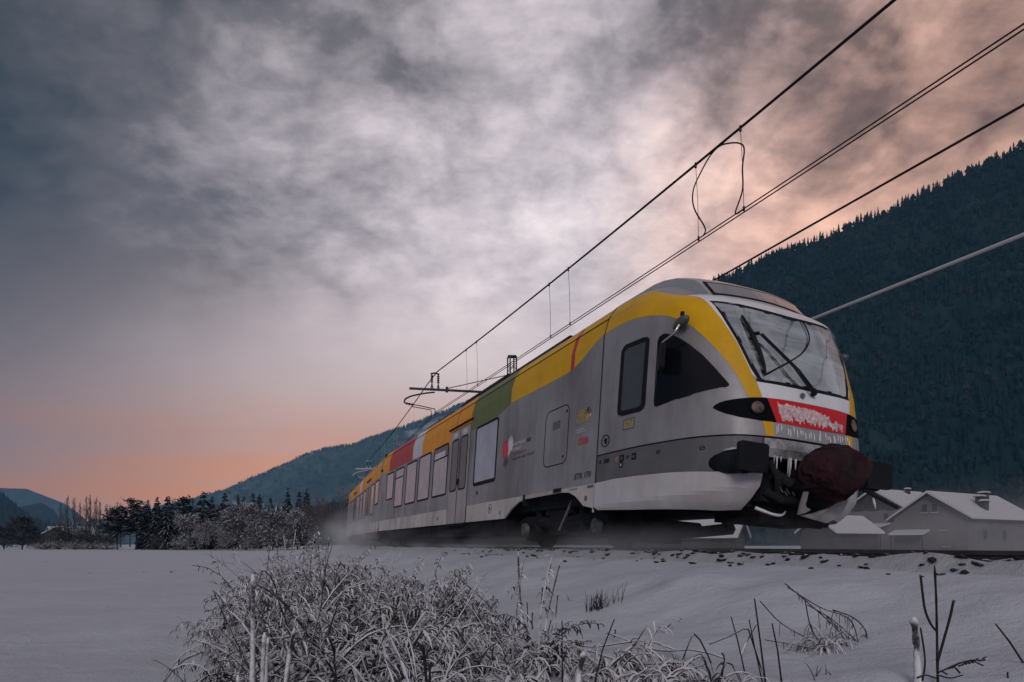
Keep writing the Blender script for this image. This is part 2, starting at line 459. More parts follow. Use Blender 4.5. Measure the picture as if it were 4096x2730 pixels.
slopeB = ridge_mesh('mountain', far_ridge, far_foot, 50, 200, hill_mat('slope_far', (.055, .092, .11), (.10, .135, .155), .6, .0016), 'hazy blue mountain flank sloping down in the middle distance', 40, 8)  # slope colours paled, distance haze painted in besides the haze volume
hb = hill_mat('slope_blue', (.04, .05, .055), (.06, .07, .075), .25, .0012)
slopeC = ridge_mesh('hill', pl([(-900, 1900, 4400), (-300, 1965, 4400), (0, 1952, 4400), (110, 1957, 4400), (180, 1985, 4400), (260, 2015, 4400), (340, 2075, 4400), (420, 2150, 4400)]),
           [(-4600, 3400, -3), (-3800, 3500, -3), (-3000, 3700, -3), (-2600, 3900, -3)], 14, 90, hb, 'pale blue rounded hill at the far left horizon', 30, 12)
slopeD = ridge_mesh('hill', pl([(-700, 1930, 1500), (-150, 1960, 1500), (0, 1985, 1500), (50, 2035, 1500), (110, 2085, 1500), (160, 2150, 1500)]),
           [(-1500, 1100, -3), (-1000, 1200, -3), (-800, 1300, -3)], 14, 90, hill_mat('slope_dark', (.012, .018, .022), (.02, .026, .028)), 'dark wooded hill shoulder at the left edge of the picture', 14, 13)
slopeE = ridge_mesh('hill', pl([(-200, 2110, 2300), (40, 2080, 2300), (100, 2025, 2300), (165, 2010, 2300), (215, 2040, 2300), (250, 2095, 2300), (300, 2160, 2300)]),
           [(-2200, 1700, -3), (-1500, 1750, -3), (-1250, 1900, -3)], 14, 90, hill_mat('slope_mid', (.02, .028, .032), (.03, .036, .04)), 'low dark hill in front of the pale blue one', 14, 14)

def forest(name, A, count, hmin, hmax, material, label, seed, edge=0, tmin=.0, cells=None):
    """conifers scattered over a slope grid, one mesh: a wood that reads as one mass"""
    rg = np.random.default_rng(seed); m, n = A.shape[:2]
    ti = tmin + (1 - tmin) * rg.random(count) ** .8; tj = rg.random(count)
    if cells: tj = cells[0] + (cells[1] - cells[0]) * tj
    if edge: ti[:edge] = 1 - rg.random(edge) ** 2 * .02
    fi = ti * (m - 1); fj = tj * (n - 1); i0 = np.minimum(fi.astype(int), m - 2); j0 = np.minimum(fj.astype(int), n - 2)
    a = (fi - i0)[:, None]; b_ = (fj - j0)[:, None]
    P_ = (A[i0, j0] * (1 - a) + A[i0 + 1, j0] * a) * (1 - b_) + (A[i0, j0 + 1] * (1 - a) + A[i0 + 1, j0 + 1] * a) * b_
    h = hmin + (hmax - hmin) * rg.random(count); r = h * (.13 + .10 * rg.random(count)); rot = rg.random(count) * 6.28
    K = 8; T = 3; V = []; F = []
    ang = np.arange(K) * 2 * np.pi / K; NVt = T * (K + 1)
    verts = np.zeros((count, NVt, 3))
    lean = (rg.random((count, 2)) - .5) * .06
    broad = rg.random(count) < .30                      # leafless broadleaf crowns among the conifers
    hb_ = np.where(broad, h * .75, h)
    tiers_c = ((.04, .50, 1.0), (.30, .76, .74), (.58, 1.0, .44)); tiers_b = ((.48, .06, 1.5), (.40, .98, 1.45), (.66, 1.02, 1.0))
    for tier in range(T):
        base = tier * (K + 1)
        z0 = np.where(broad, tiers_b[tier][0], tiers_c[tier][0]); z1 = np.where(broad, tiers_b[tier][1], tiers_c[tier][1]); rr = np.where(broad, tiers_b[tier][2], tiers_c[tier][2])
        for q in range(K):
            jit = (.62 if q % 2 else 1.0) * (.75 + .5 * rg.random(count))
            verts[:, base + q, 0] = P_[:, 0] + np.cos(ang[q] + rot + tier) * r * rr * jit
            verts[:, base + q, 1] = P_[:, 1] + np.sin(ang[q] + rot + tier) * r * rr * jit
            verts[:, base + q, 2] = P_[:, 2] + hb_ * (z0 + (.10 if q % 2 else 0) + .10 * (rg.random(count) - .5))
        verts[:, base + K, 0] = P_[:, 0] + lean[:, 0] * h * z1; verts[:, base + K, 1] = P_[:, 1] + lean[:, 1] * h * z1; verts[:, base + K, 2] = P_[:, 2] + hb_ * z1
    tris = []
    for tier in range(T):
        base = tier * (K + 1)
        for q in range(K): tris.append((base + q, base + (q + 1) % K, base + K))
    tris = np.array(tris)
    F = (np.arange(count)[:, None, None] * NVt + tris[None]).reshape(-1, 3)
    me = bpy.data.meshes.new(name); me.from_pydata(verts.reshape(-1, 3).tolist(), [], F.tolist()); me.materials.append(material)
    at = me.attributes.new('tint', 'FLOAT', 'FACE'); at.data.foreach_set('value', np.repeat(np.where(broad, .55 + .45 * rg.random(count), .75 * rg.random(count)), len(tris)))
    o = link(name, me); tag(o, label, 'forest', kind='stuff'); return o
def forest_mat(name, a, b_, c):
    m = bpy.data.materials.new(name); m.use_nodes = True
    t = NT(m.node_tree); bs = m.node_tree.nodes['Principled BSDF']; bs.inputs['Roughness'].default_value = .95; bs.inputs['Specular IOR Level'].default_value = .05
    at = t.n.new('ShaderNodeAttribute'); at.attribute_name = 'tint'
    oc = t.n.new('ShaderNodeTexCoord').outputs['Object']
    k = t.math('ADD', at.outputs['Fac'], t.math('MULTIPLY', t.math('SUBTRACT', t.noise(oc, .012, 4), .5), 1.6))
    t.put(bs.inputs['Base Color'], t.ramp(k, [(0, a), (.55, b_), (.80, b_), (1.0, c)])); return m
forest('forest', slopeA, 29000, 6, 16, forest_mat('forest_near', (.005, .020, .026), (.012, .034, .042), (.036, .038, .042)), 'dense dark conifer forest covering the steep right mountainside', 3, 1300, cells=(.12, 1.0))
forest('forest', slopeB, 8000, 12, 24, forest_mat('forest_far', (.040, .074, .090), (.068, .105, .122), (.12, .14, .155)), 'hazy forest on the blue mountain behind the train', 4, 3500, cells=(.1, 1.0))  # tree colours paled and blued, carrying painted haze like their slope
forest('forest', slopeD, 900, 12, 22, forest_mat('forest_left', (.010, .016, .018), (.018, .024, .026), (.03, .03, .03)), 'dark wood on the hill shoulder at the left edge', 6, 300, cells=(.3, 1.0))

# ------------------------------------------------------------------ air: thin blue haze down the valley
hz = MB().box((-6600, -6600, -4.5), (6600, 6600, 1150)).build('haze', [])
hm = bpy.data.materials.new('haze'); hm.use_nodes = True
for n_ in list(hm.node_tree.nodes): hm.node_tree.nodes.remove(n_)
t = NT(hm.node_tree); pv = t.n.new('ShaderNodeVolumePrincipled'); ou = t.n.new('ShaderNodeOutputMaterial')
pv.inputs['Color'].default_value = (.30, .66, 1.0, 1); pv.inputs['Density'].default_value = HAZE = .00010
t.l.new(pv.outputs[0], ou.inputs['Volume']); hz.data.materials.append(hm); hz.display_type = 'WIRE'
tag(hz, 'thin blue haze filling the valley', 'haze', kind='stuff')

# ================================================================== the train
M = {}
GR = (.10, .085, .075)
M['grey'] = mat('paint_grey', (.335, .325, .345), .48, .25, var=.09, vscale=1.2, dirt=(GR, .55, 1.6), bump=.02, bscale=2)
M['dgrey'] = mat('paint_dark_grey', (.13, .13, .14), .5, .1, var=.1, dirt=(GR, .4, 2.2), bump=.02, bscale=2)
M['lwhite'] = mat('paint_dirty_white', (.56, .53, .52), .5, 0, var=.06, dirt=((.23, .17, .14), .75, 1.8))
M['white'] = mat('paint_white', (.78, .78, .82), .3, 0, var=.03, dirt=((.4, .4, .42), .25, 3), coat=.3)
M['yellow'] = mat('paint_yellow', (.72, .385, .004), .45, 0, .3, var=.06, dirt=((.36, .24, .08), .3, 2))
M['orange'] = mat('paint_orange', (.80, .31, .004), .45, 0, .3, var=.05, dirt=((.4, .22, .08), .3, 2))
M['green'] = mat('paint_olive', (.135, .165, .05), .45, 0, .3, var=.05, dirt=((.12, .12, .08), .3, 2))
M['red'] = mat('paint_red', (.46, .045, .055), .45, 0, .3, var=.06, dirt=((.2, .08, .07), .3, 2))
M['sred'] = mat('panel_red', (.62, .012, .016), .45, 0, .3, var=.1)
M['pale'] = mat('paint_pale_blue', (.52, .56, .60), .38, 0, var=.05, coat=.25)
M['black'] = mat('black_rubber', (.009, .010, .014), .65, 0, .2, var=.2)
M['lamp'] = mat('lamp_black', (.004, .005, .008), .65, spec=.05)
M['under'] = mat('underframe', (.010, .011, .014), .8, .1, .2, var=.5, dirt=((.06, .06, .07), .25, 4), bump=.3, bscale=14)
M['steel'] = mat('dull_steel', (.20, .20, .21), .45, .7, var=.2)
M['plough'] = mat('plough_grey', (.26, .25, .25), .55, .2, var=.2, dirt=((.08, .07, .07), .4, 4))
M['axle'] = mat('axle_cover', (.10, .11, .115), .6, .3, var=.3)
M['ice'] = mat('ice', (.74, .72, .76), .28, 0, var=.12, vscale=30, bump=.5, bscale=45)
M['pinkice'] = mat('ice_crust', (.70, .50, .52), .4, 0, var=.35, vscale=24, bump=.9, bscale=40)
M['cover'] = mat('coupler_cover', (.026, .0045, .008), .8, 0, .2, var=.7, vscale=4.5, bump=.9, bscale=9, dirt=((.036, .028, .032), .8, 4))
M['ink'] = mat('lettering_dark', (.045, .055, .06), .6)
M['inkr'] = mat('lettering_red', (.62, .05, .05), .5)
M['inkr2'] = mat('lettering_dull_red', (.33, .085, .10), .55, var=.5, vscale=25)
M['inkp'] = mat('lettering_purple', (.105, .065, .095), .55, var=.3, vscale=25)
M['inkw'] = mat('lettering_white', (.66, .63, .66), .5)
M['inko'] = mat('lettering_orange', (.72, .33, .03), .5)
M['ochre'] = mat('worn_sticker', (.30, .245, .125), .6, var=.5, vscale=40)
M['stick'] = mat('pale_sticker', (.60, .57, .57), .6, var=.1)
M['chrome'] = mat('mirror_arm', (.62, .56, .54), .3, .6)
M['intr'] = mat('cab_trim', (.20, .19, .18), .7, var=.2)
M['seat'] = mat('cab_seat', (.03, .032, .036), .8)
def pane_mat(name, col, rough=.16, var=.12):
    m = mat(name, col, rough, 0, .5, var=var, vscale=2.2, coat=.0, bump=.01, bscale=3); return m
M['pane'] = pane_mat('window_pane', (.38, .355, .40), .2)
M['panem'] = pane_mat('big_window_pane', (.38, .40, .48), .28)
M['paned'] = pane_mat('dark_pane', (.045, .05, .055), .12)
M['panes'] = mat('cab_side_pane', (.006, .007, .010), .12, 0, .22)
M['paneg'] = pane_mat('grey_pane', (.075, .08, .092), .2)
def glass(name, tint=(.55, .62, .62), refl=.60):
    m = bpy.data.materials.new(name); m.use_nodes = True
    for n_ in list(m.node_tree.nodes): m.node_tree.nodes.remove(n_)
    t = NT(m.node_tree)
    oc = t.n.new('ShaderNodeTexCoord').outputs['Object']
    tr = t.n.new('ShaderNodeBsdfTransparent'); tr.inputs[0].default_value = (*tint, 1)
    gl = t.n.new('ShaderNodeBsdfGlossy'); gl.inputs['Roughness'].default_value = .06; gl.inputs['Color'].default_value = (.92, .97, .98, 1)
    bn = t.n.new('ShaderNodeBump'); bn.inputs['Strength'].default_value = .05; bn.inputs['Distance'].default_value = .05
    t.put(bn.inputs['Height'], t.noise(t.vmath('MULTIPLY', oc, (.7, .7, 5.0)), 1.4, 4, .55)); t.put(gl.inputs['Normal'], bn.outputs[0])
    fr = t.n.new('ShaderNodeFresnel'); fr.inputs[0].default_value = 1.6
    mx = t.n.new('ShaderNodeMixShader')
    gloss_streak = t.math('MULTIPLY', t.smooth(t.noise(t.vmath('MULTIPLY', oc, (.8, .8, 6.0)), 1.3, 5, .6), .35, .75), .18)
    t.put(mx.inputs[0], t.math('ADD', t.math('ADD', fr.outputs[0], refl), gloss_streak, clamp=True))
    t.l.new(tr.outputs[0], mx.inputs[1]); t.l.new(gl.outputs[0], mx.inputs[2])
    df = t.n.new('ShaderNodeBsdfDiffuse'); df.inputs[0].default_value = (.62, .66, .68, 1)      # pale streaks painted in for cloud reflections on the glass
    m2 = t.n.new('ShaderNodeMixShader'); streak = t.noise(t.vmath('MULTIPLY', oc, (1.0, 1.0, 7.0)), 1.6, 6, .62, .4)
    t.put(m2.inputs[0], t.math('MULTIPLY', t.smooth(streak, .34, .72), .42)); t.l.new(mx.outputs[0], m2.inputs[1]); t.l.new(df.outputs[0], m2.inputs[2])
    o = t.n.new('ShaderNodeOutputMaterial'); t.l.new(m2.outputs[0], o.inputs[0]); return m
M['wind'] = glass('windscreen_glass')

# ---- cab surface: plan curve swept up a leaning front
PLAN = [(0, 0), (.2, .002), (.35, .01), (.5, .03), (.62, .06), (.78, .105), (.92, .18), (1.02, .28), (1.1, .40), (1.18, .55), (1.24, .72), (1.31, 1.05), (1.37, 1.5), (1.40, 2.0), (1.41, 2.55)]
SF = [(.30, 5.80), (.5, 5.66), (.9, 5.60), (1.27, 5.60), (1.46, 5.63), (1.74, 5.68), (1.95, 5.73), (2.4, 5.89), (2.75, 6.05), (2.95, 6.15), (3.06, 6.27), (3.15, 6.46), (3.2, 6.58), (3.27, 6.74), (3.45, 7.02), (3.58, 7.28), (3.68, 7.55), (3.74, 7.8), (3.76, 8.0)]
WZ = [(.30, 1.36), (.5, 1.41), (3.0, 1.41), (3.27, 1.345), (3.45, 1.23), (3.58, 1.04), (3.68, .76), (3.74, .4), (3.76, 0.0)]
SEAM = 8.15
def catmull(P, n=12):
    P = np.array(P, float); P = np.vstack([2 * P[0] - P[1], P, 2 * P[-1] - P[-2]]); o = []
    for i in range(1, len(P) - 2):
        a, b_, c, d = P[i - 1:i + 3]
        for t in np.linspace(0, 1, n, endpoint=False):
            o.append(.5 * ((2 * b_) + (-a + c) * t + (2 * a - 5 * b_ + 4 * c - d) * t * t + (-a + 3 * b_ - 3 * c + d) * t ** 3))
    o.append(P[-2]); return np.array(o)
PC = catmull(PLAN); PL_ = np.concatenate([[0], np.cumsum(np.linalg.norm(np.diff(PC, axis=0), axis=1))]); PL_ /= PL_[-1]
def smooth_tab(tab):
    t = np.array(tab); zz = np.linspace(t[0, 0], t[-1, 0], 700); v = np.interp(zz, t[:, 0], t[:, 1])
    k = np.ones(25) / 25; pad = np.concatenate([np.full(12, v[0]), v, np.full(12, v[-1])]); return zz, np.convolve(pad, k, 'valid')
SFz, SFv = smooth_tab(SF); SFv[-14:] = np.interp(SFz[-14:], [s[0] for s in SF], [s[1] for s in SF])
WZa = np.array(WZ)
def wz(z): return np.interp(z, WZa[:, 0], WZa[:, 1])
def S(a, z):
    aa = abs(a); px = np.interp(aa, PL_, PC[:, 0]); ds = np.interp(aa, PL_, PC[:, 1])
    sf = np.interp(z, SFz, SFv)
    return Vector((math.copysign(px * wz(z) / 1.41, a), sf + ds * (SEAM - sf) / 2.55, z))
def Bn(s, z): return Vector((-wz(z), s, z))           # near wall of a straight body
def surf_n(f, p, q, out):
    e = 2e-3
    du = f(p + e, q) - f(p - e, q); dv = f(p, q + e) - f(p, q - e)
    n = du.cross(dv)
    if n.length < 1e-12: n = Vector(out)
    n.normalize()
    if n.dot(Vector(out)) < 0: n.negate()
    return n
def out_cab(a, z): return (-.6 if a < 0 else .6, -.7, .35) if abs(a) < .5 else ((-1, -.1, .2) if a < 0 else (1, -.1, .2))
def patch(name, poly, m, parent, f=S, off=.003, rim=.003, step=(.02, .05), offf=None, smooth=True):
    """a panel cut to a 2-D outline and laid on a surface, standing proud by off"""
    bm = bmesh.new()
    vs_ = [bm.verts.new((p[0], p[1], 0)) for p in poly]
    fc = bm.faces.new(vs_); bmesh.ops.triangulate(bm, faces=[fc])
    for ax in (0, 1):
        lo = min(p[ax] for p in poly); hi = max(p[ax] for p in poly)
        k = math.floor(lo / step[ax]) + 1
        while k * step[ax] < hi - 1e-6:
            co = [0, 0, 0]; co[ax] = k * step[ax]; no = [0, 0, 0]; no[ax] = 1
            bmesh.ops.bisect_plane(bm, geom=bm.verts[:] + bm.edges[:] + bm.faces[:], plane_co=co, plane_no=no); k += 1
    bmesh.ops.remove_doubles(bm, verts=bm.verts, dist=1e-5)
    base = [(v.co.x, v.co.y) for v in bm.verts]
    bedges = [e for e in bm.edges if e.is_boundary]
    nv = len(base); nrm = []
    bverts = {}
    for (p, q), v in zip(base, bm.verts[:]):
        o_ = out_cab(p, q) if f is S else (-1, 0, .15)
        n = surf_n(f, p, q, o_); nrm.append(n)
        v.co = f(p, q) + n * (offf(p, q) if offf else off)
    bm.verts.index_update()
    if rim:
        low = {}
        for e in bedges:
            for v in e.verts:
                if v.index not in low and v.index < nv:
                    p, q = base[v.index]; low[v.index] = bm.verts.new(f(p, q) - nrm[v.index] * .002)
        for e in bedges:
            a, b_ = e.verts; bm.faces.new((a, b_, low[b_.index], low[a.index]))
    bmesh.ops.recalc_face_normals(bm, faces=bm.faces)
    # outward check on the panel itself
    if sum((fc_.normal.dot(nrm[fc_.verts[0].index]) if fc_.verts[0].index < nv and fc_.verts[0].index >= 0 else 0) for fc_ in bm.faces) < 0:
        bmesh.ops.reverse_faces(bm, faces=bm.faces)
    me = bpy.data.meshes.new(name); bm.to_mesh(me); bm.free(); me.materials.append(m)
    if smooth and not rim: me.polygons.foreach_set('use_smooth', [True] * len(me.polygons))
    return link(name, me, parent)
def rr(s0, s1, z0, z1, r, n=4):
    s0, s1 = min(s0, s1), max(s0, s1); P = []
    for cx_, cy_, a0 in ((s1 - r, z1 - r, 0), (s0 + r, z1 - r, 90), (s0 + r, z0 + r, 180), (s1 - r, z0 + r, 270)):
        for k in range(n + 1):
            q = R(a0 + 90 * k / n); P.append((cx_ + r * math.cos(q), cy_ + r * math.sin(q)))
    return P
def ring(name, outer, inner, m, parent, f=Bn, off=.010):
    """a seal or frame between two outlines with the same number of points"""
    mb = MB(); n = len(outer); V = []
    for P_, o_ in ((outer, -.002), (outer, off), (inner, off), (inner, -.002)):
        for (p, q) in P_:
            nn = surf_n(f, p, q, out_cab(p, q) if f is S else (-1, 0, .1)); V.append(f(p, q) + nn * o_)
    F = []
    for k in range(3):
        for j in range(n): F.append((k * n + j, k * n + (j + 1) % n, (k + 1) * n + (j + 1) % n, (k + 1) * n + j))
    mb.add(V, F); return recalc(mb.build(name, m, parent))
def shrink(poly, d):
    """inset a closed outline by d (same point count)"""
    n = len(poly); area = sum(poly[i][0] * poly[(i + 1) % n][1] - poly[(i + 1) % n][0] * poly[i][1] for i in range(n)); sg = 1 if area > 0 else -1
    o = []
    dxy = d if hasattr(d, '__len__') else (d, d)
    for i in range(n):
        a = Vector(poly[i - 1]); b_ = Vector(poly[i]); c = Vector(poly[(i + 1) % n])
        t1 = (b_ - a).normalized() if (b_ - a).length > 1e-9 else Vector((0, 0)); t2 = (c - b_).normalized() if (c - b_).length > 1e-9 else Vector((0, 0))
        nn = Vector((-(t1.y + t2.y), t1.x + t2.x)) * sg
        if nn.length > 1e-9: nn.normalize()
        o.append((b_.x + nn.x * dxy[0], b_.y + nn.y * dxy[1]))
    return o
def inside(p, poly):
    c = False; j = len(poly) - 1
    for i in range(len(poly)):
        if (poly[i][1] > p[1]) != (poly[j][1] > p[1]) and p[0] < (poly[j][0] - poly[i][0]) * (p[1] - poly[i][1]) / (poly[j][1] - poly[i][1]) + poly[i][0]: c = not c
        j = i
    return c
def text(name, body, s, z, size, m, parent, width=None, x=None, shear=0.0, bold=.0, up=None):
    cu = bpy.data.curves.new(name, 'FONT'); cu.body = body; cu.size = size; cu.extrude = .0006; cu.offset = bold; cu.shear = shear; cu.resolution_u = 2
    ob = bpy.data.objects.new(name, cu); COL.objects.link(ob)
    dg = bpy.context.evaluated_depsgraph_get(); me = bpy.data.meshes.new_from_object(ob.evaluated_get(dg))
    bpy.data.objects.remove(ob)
    xs_ = [v.co.x for v in me.vertices]; w_ = (max(xs_) - min(xs_)) or 1; k = (width / w_) if width else 1
    x = x if x is not None else -wz(z) - .0065
    for v in me.vertices:
        cx_, cy_, cz_ = v.co; v.co = (x - cz_, s - (cx_ - min(xs_)) * k, z + cy_)
    me.materials.clear(); me.materials.append(m)
    # one object per word: cut where the gap along the line is wide
    bm = bmesh.new(); bm.from_mesh(me); isl = []; seen = set()
    for v0 in bm.verts:
        if v0 in seen: continue
        st = [v0]; seen.add(v0); cur = []
        while st:
            v = st.pop(); cur.append(v)
            for e in v.link_edges:
                q = e.other_vert(v)
                if q not in seen: seen.add(q); st.append(q)
        isl.append((max(v.co.y for v in cur), min(v.co.y for v in cur), cur))
    isl.sort(key=lambda q: -q[0]); words = []
    for hi, lo, cur in isl:
        if words and words[-1][1] - hi < size * .14 * k: words[-1][2].extend(cur); words[-1][1] = min(words[-1][1], lo)
        else: words.append([hi, lo, list(cur)])
    out = []
    for hi, lo, vs2 in words:
        ix = {v: i for i, v in enumerate(vs2)}; fs = {f_ for v in vs2 for f_ in v.link_faces}
        m2 = bpy.data.meshes.new(name); m2.from_pydata([tuple(v.co) for v in vs2], [], [[ix[v] for v in f_.verts] for f_ in fs]); m2.materials.append(m)
        out.append(link(name, m2, parent))
    bm.free()
    return out[0]
def mirror_poly(half):            # outline given for a<=0 from top to bottom, closed across the middle
    return half + [(-p, q) for p, q in reversed(half)]
def disc(name, s, z, r, m, parent, x=None, th=.008, n=20, f=Bn):
    P_ = [(s + r * math.cos(6.2832 * k / n), z + r * math.sin(6.2832 * k / n)) for k in range(n)]
    return patch(name, P_, m, parent, f, th, .01, (5, 5), smooth=False)

def body_shell(name, s0, s1, m, parent, zlow=.87):
    """straight body: walls and roof as one skin with ends"""
    zs = [zlow, 1.5, 2.2, 2.9, 3.0, 3.06, 3.14, 3.2, 3.27, 3.34, 3.40, 3.45, 3.52, 3.58, 3.63, 3.68, 3.71, 3.74, 3.76]
    pr = [(-float(wz(z)), z) for z in zs] + [(float(wz(z)), z) for z in reversed(zs[:-1])]
    ss = list(np.linspace(s0, s1, 9)); n = len(pr); mb = MB()
    V = [(x, s, z) for s in ss for (x, z) in pr]
    F = [(i * n + j, (i + 1) * n + j, (i + 1) * n + j + 1, i * n + j + 1) for i in range(len(ss) - 1) for j in range(n - 1)]
    F.append(tuple(range(n))); F.append(tuple((len(ss) - 1) * n + k for k in reversed(range(n))))
    mb.add(V, F); o = recalc(mb.build(name, m, parent)); return o

def window(parent, s0, s1, z0, z1, pane='pane', r=.09, bar=None, note=False, seal=.045):
    P_ = rr(s0, s1, z0, z1, r); Q = shrink(P_, seal)
    w_ = ring('window', P_, Q, M['black'], parent, off=.012)
    patch('pane', shrink(P_, seal - .012), M[pane], w_, Bn, .004, 0, (9, .6))
    if bar is not None:
        a, b_ = min(s0, s1) + seal, max(s0, s1) - seal
        patch('vent_bar', [(a, bar), (b_, bar), (b_, bar + .035), (a, bar + .035)], M['under'], w_, Bn, .011, .01, (9, 9), smooth=False)
    if note:
        a, b_ = min(s0, s1) + seal, max(s0, s1) - seal
        patch('vent_pane', [(a, z1 - .33), (b_, z1 - .33), (b_, z1 - seal), (a, z1 - seal)], M['paned'], w_, Bn, .007, 0, (9, 9))
        patch('sticker', [(a + .22, z1 - .32), (b_ - .06, z1 - .32), (b_ - .06, z1 - .17), (a + .22, z1 - .17)], M['stick'], w_, Bn, .010, 0, (9, 9))
    return w_

def door(parent, s0, s1, z0=.50, z1=2.77, signs=True):
    """double leaf sliding door; s0 > s1"""
    mid = (s0 + s1) / 2
    d = ring('door', rr(s0 + .02, s1 - .02, z0 - .01, z1 + .02, .05), rr(s0, s1, z0, z1, .04), M['black'], parent, off=.006)
    for k, (a, b_) in enumerate(((s0, mid + .008), (mid - .008, s1))):
        patch('door_leaf', rr(a - .006, b_ + .006, z0, z1, .03), M['leaf'], d, Bn, .010, .01, (9, 9), smooth=False)
        ga, gb = (a - .12, b_ + .06) if k == 0 else (a - .06, b_ + .12)
        G = rr(ga, gb, 1.28, 2.56, .10); ring('glass_seal', G, shrink(G, .035), M['black'], d, off=.018)
        patch('door_glass', shrink(G, .028), M['paneg'], d, Bn, .013, 0, (9, 9))
        if signs:
            c_ = (a + b_) / 2
            patch('pictogram', rr(c_ + .16, c_ - .16, 2.60, 2.71, .01, 1), M['stick'], d, Bn, .0125, 0, (9, 9))
    patch('door_gap', [(mid - .012, z0), (mid + .012, z0), (mid + .012, z1), (mid - .012, z1)], M['black'], d, Bn, .0135, .01, (9, 9), smooth=False)
    MB().box((-1.455, mid - .05, 1.42), (-1.41, mid - .02, 1.56)).build('handle', M['black'], d)
    MB().box((-1.452, s1 - .18, 2.845), (-1.405, s0 + .18, 2.868)).build('rain_strip', M['under'], d)
    MB().box((-1.44, s1, z0 - .055), (-1.30, s0, z0 - .012)).build('step', M['under'], d)
    return d
M['leaf'] = mat('door_paint', (.40, .375, .385), .45, .15, var=.06, dirt=((.2, .16, .14), .4, 2.2), coat=.15)

def stripe(parent, s0, s1, lows, m, label=None):
    """painted band: lows = lower outline [(s,z)...] from s0 to s1, upper edge on the roof"""
    poly = lows + [(s1, 3.74), (s0, 3.74)]
    o = patch('paint_band', poly, M[m], parent, Bn, .0022, .002, (2.4, .035), smooth=False)
    if label: o['label'] = label
    return o

def wheelset(parent, s, z=.41, r=.42, x=-.78):
    mb = MB(); n = 28; V = []
    prof = [(.02, .0), (.02, .12), (-.02, .14), (-.02, r - .07), (.0, r - .06), (.0, r), (-.06, r), (-.11, r + .025), (-.13, r + .02), (-.13, r - .07), (-.07, r - .08), (-.06, .1), (-.06, 0)]
    for (px_, pr_) in prof:
        for k in range(n):
            q = 6.2832 * k / n; V.append((x - px_, s + pr_ * math.cos(q), z + pr_ * math.sin(q)))
    mb.add(V, [(i * n + k, i * n + (k + 1) % n, (i + 1) * n + (k + 1) % n, (i + 1) * n + k) for i in range(len(prof) - 1) for k in range(n)])
    w_ = recalc(mb.build('wheel', M['under'], parent, True))
    return w_
def bogie(parent, s, half=1.34):
    mb = MB()
    mb.tube([(-1.08, s - half - .3, .42), (-1.08, s - half, .46), (-1.08, s - .45, .40), (-1.08, s, .30), (-1.08, s + .45, .40), (-1.08, s + half, .46), (-1.08, s + half + .3, .42)], [.07, .10, .11, .12, .11, .10, .07], 8)
    mb.box((-1.16, s - .30, .18), (1.16, s + .30, .55)); mb.box((-1.15, s - .5, .52), (-.95, s + .5, .66))
    mb.tube([(1.08, s - half - .3, .42), (1.08, s, .34), (1.08, s + half + .3, .42)], .1, 6)
    for q in (-1, 1): mb.tube([(-.7, s + q * half, .41), (.7, s + q * half, .41)], .08, 8)
    b_ = mb.build('bogie', M['under'], parent)
    for q in (-1, 1):
        wheelset(b_, s + q * half)
        mb = MB(); n = 16
        mb.tube([(-1.13, s + q * half, .30), (-1.20, s + q * half, .30)], [.13, .11], n)
        for k in range(4):
            a = k * 1.5708 + .6; mb.tube([(-1.20, s + q * half + .06 * math.cos(a), .30 + .06 * math.sin(a)), (-1.215, s + q * half + .06 * math.cos(a), .30 + .06 * math.sin(a))], .013, 6)
        mb.build('axle_box', M['axle'], b_)
        MB().tube([(-1.10, s + q * half * .62, .25), (-1.10, s + q * half * .62, .62)], .075, 10).build('spring', M['under'], b_)
    MB().tube([(-1.18, s - .55, .72), (-1.18, s - .15, .25)], .03, 6).build('damper', M['steel'], b_)
    MB().box((-1.0, s + half + .22, .10), (-.72, s + half + .27, .42)).build('guard_iron', M['under'], b_)
    return b_

# ------------------------------------------------------------------ leading carriage with the cab
car = empty('train_carriage', mat=canted(5.95, 0, YAW))
tag(car, 'leading grey and yellow rail carriage with driver cab and dark red coupler cover', 'train', 'carriages of the train')
END = 24.62
shell = body_shell('body_shell', SEAM + .006, END, M['grey'], car)
# lower skirt with the wheel arch
skirt = [(SEAM + .03, .875), (SEAM + .03, .52), (8.48, .57), (8.59, .64), (8.75, .73), (8.96, .80), (9.25, .825), (10.70, .81), (11.01, .77), (11.33, .66), (11.64, .50), (14.04, .50), (14.04, .875)]
def skirt_part(poly, name='skirt_panel'):
    mb = MB(); mb.prism(poly, lambda p: (-1.4125, p[0], p[1]), lambda p: (-1.38, p[0], p[1])); return recalc(mb.build(name, M['lwhite'], car))
skirt_part(skirt); skirt_part([(15.66, .875), (15.66, .50), (END, .50), (END, .875)])
mb = MB(); mb.box((-1.34, 11.7, .20), (1.34, END - .1, .95)); mb.box((-1.2, SEAM, .62), (1.3, 11.7, .95)); mb.box((1.36, 11.7, .5), (1.405, END, .88))
mb.box((-1.36, 12.4, .26), (-1.30, 16.6, .49)); mb.box((-1.36, 17.2, .22), (-1.30, 21.6, .47))
mb.build('underframe', M['under'], car)
bogie(car, 9.83, 1.34)
MB().box((-1.43, 9.24, .835), (-1.36, 9.50, .895)).build('jack_pad', M['black'], car)
MB().box((-1.425, 10.68, .70), (-1.3, 10.76, .885)).build('jack_pad', M['black'], car)
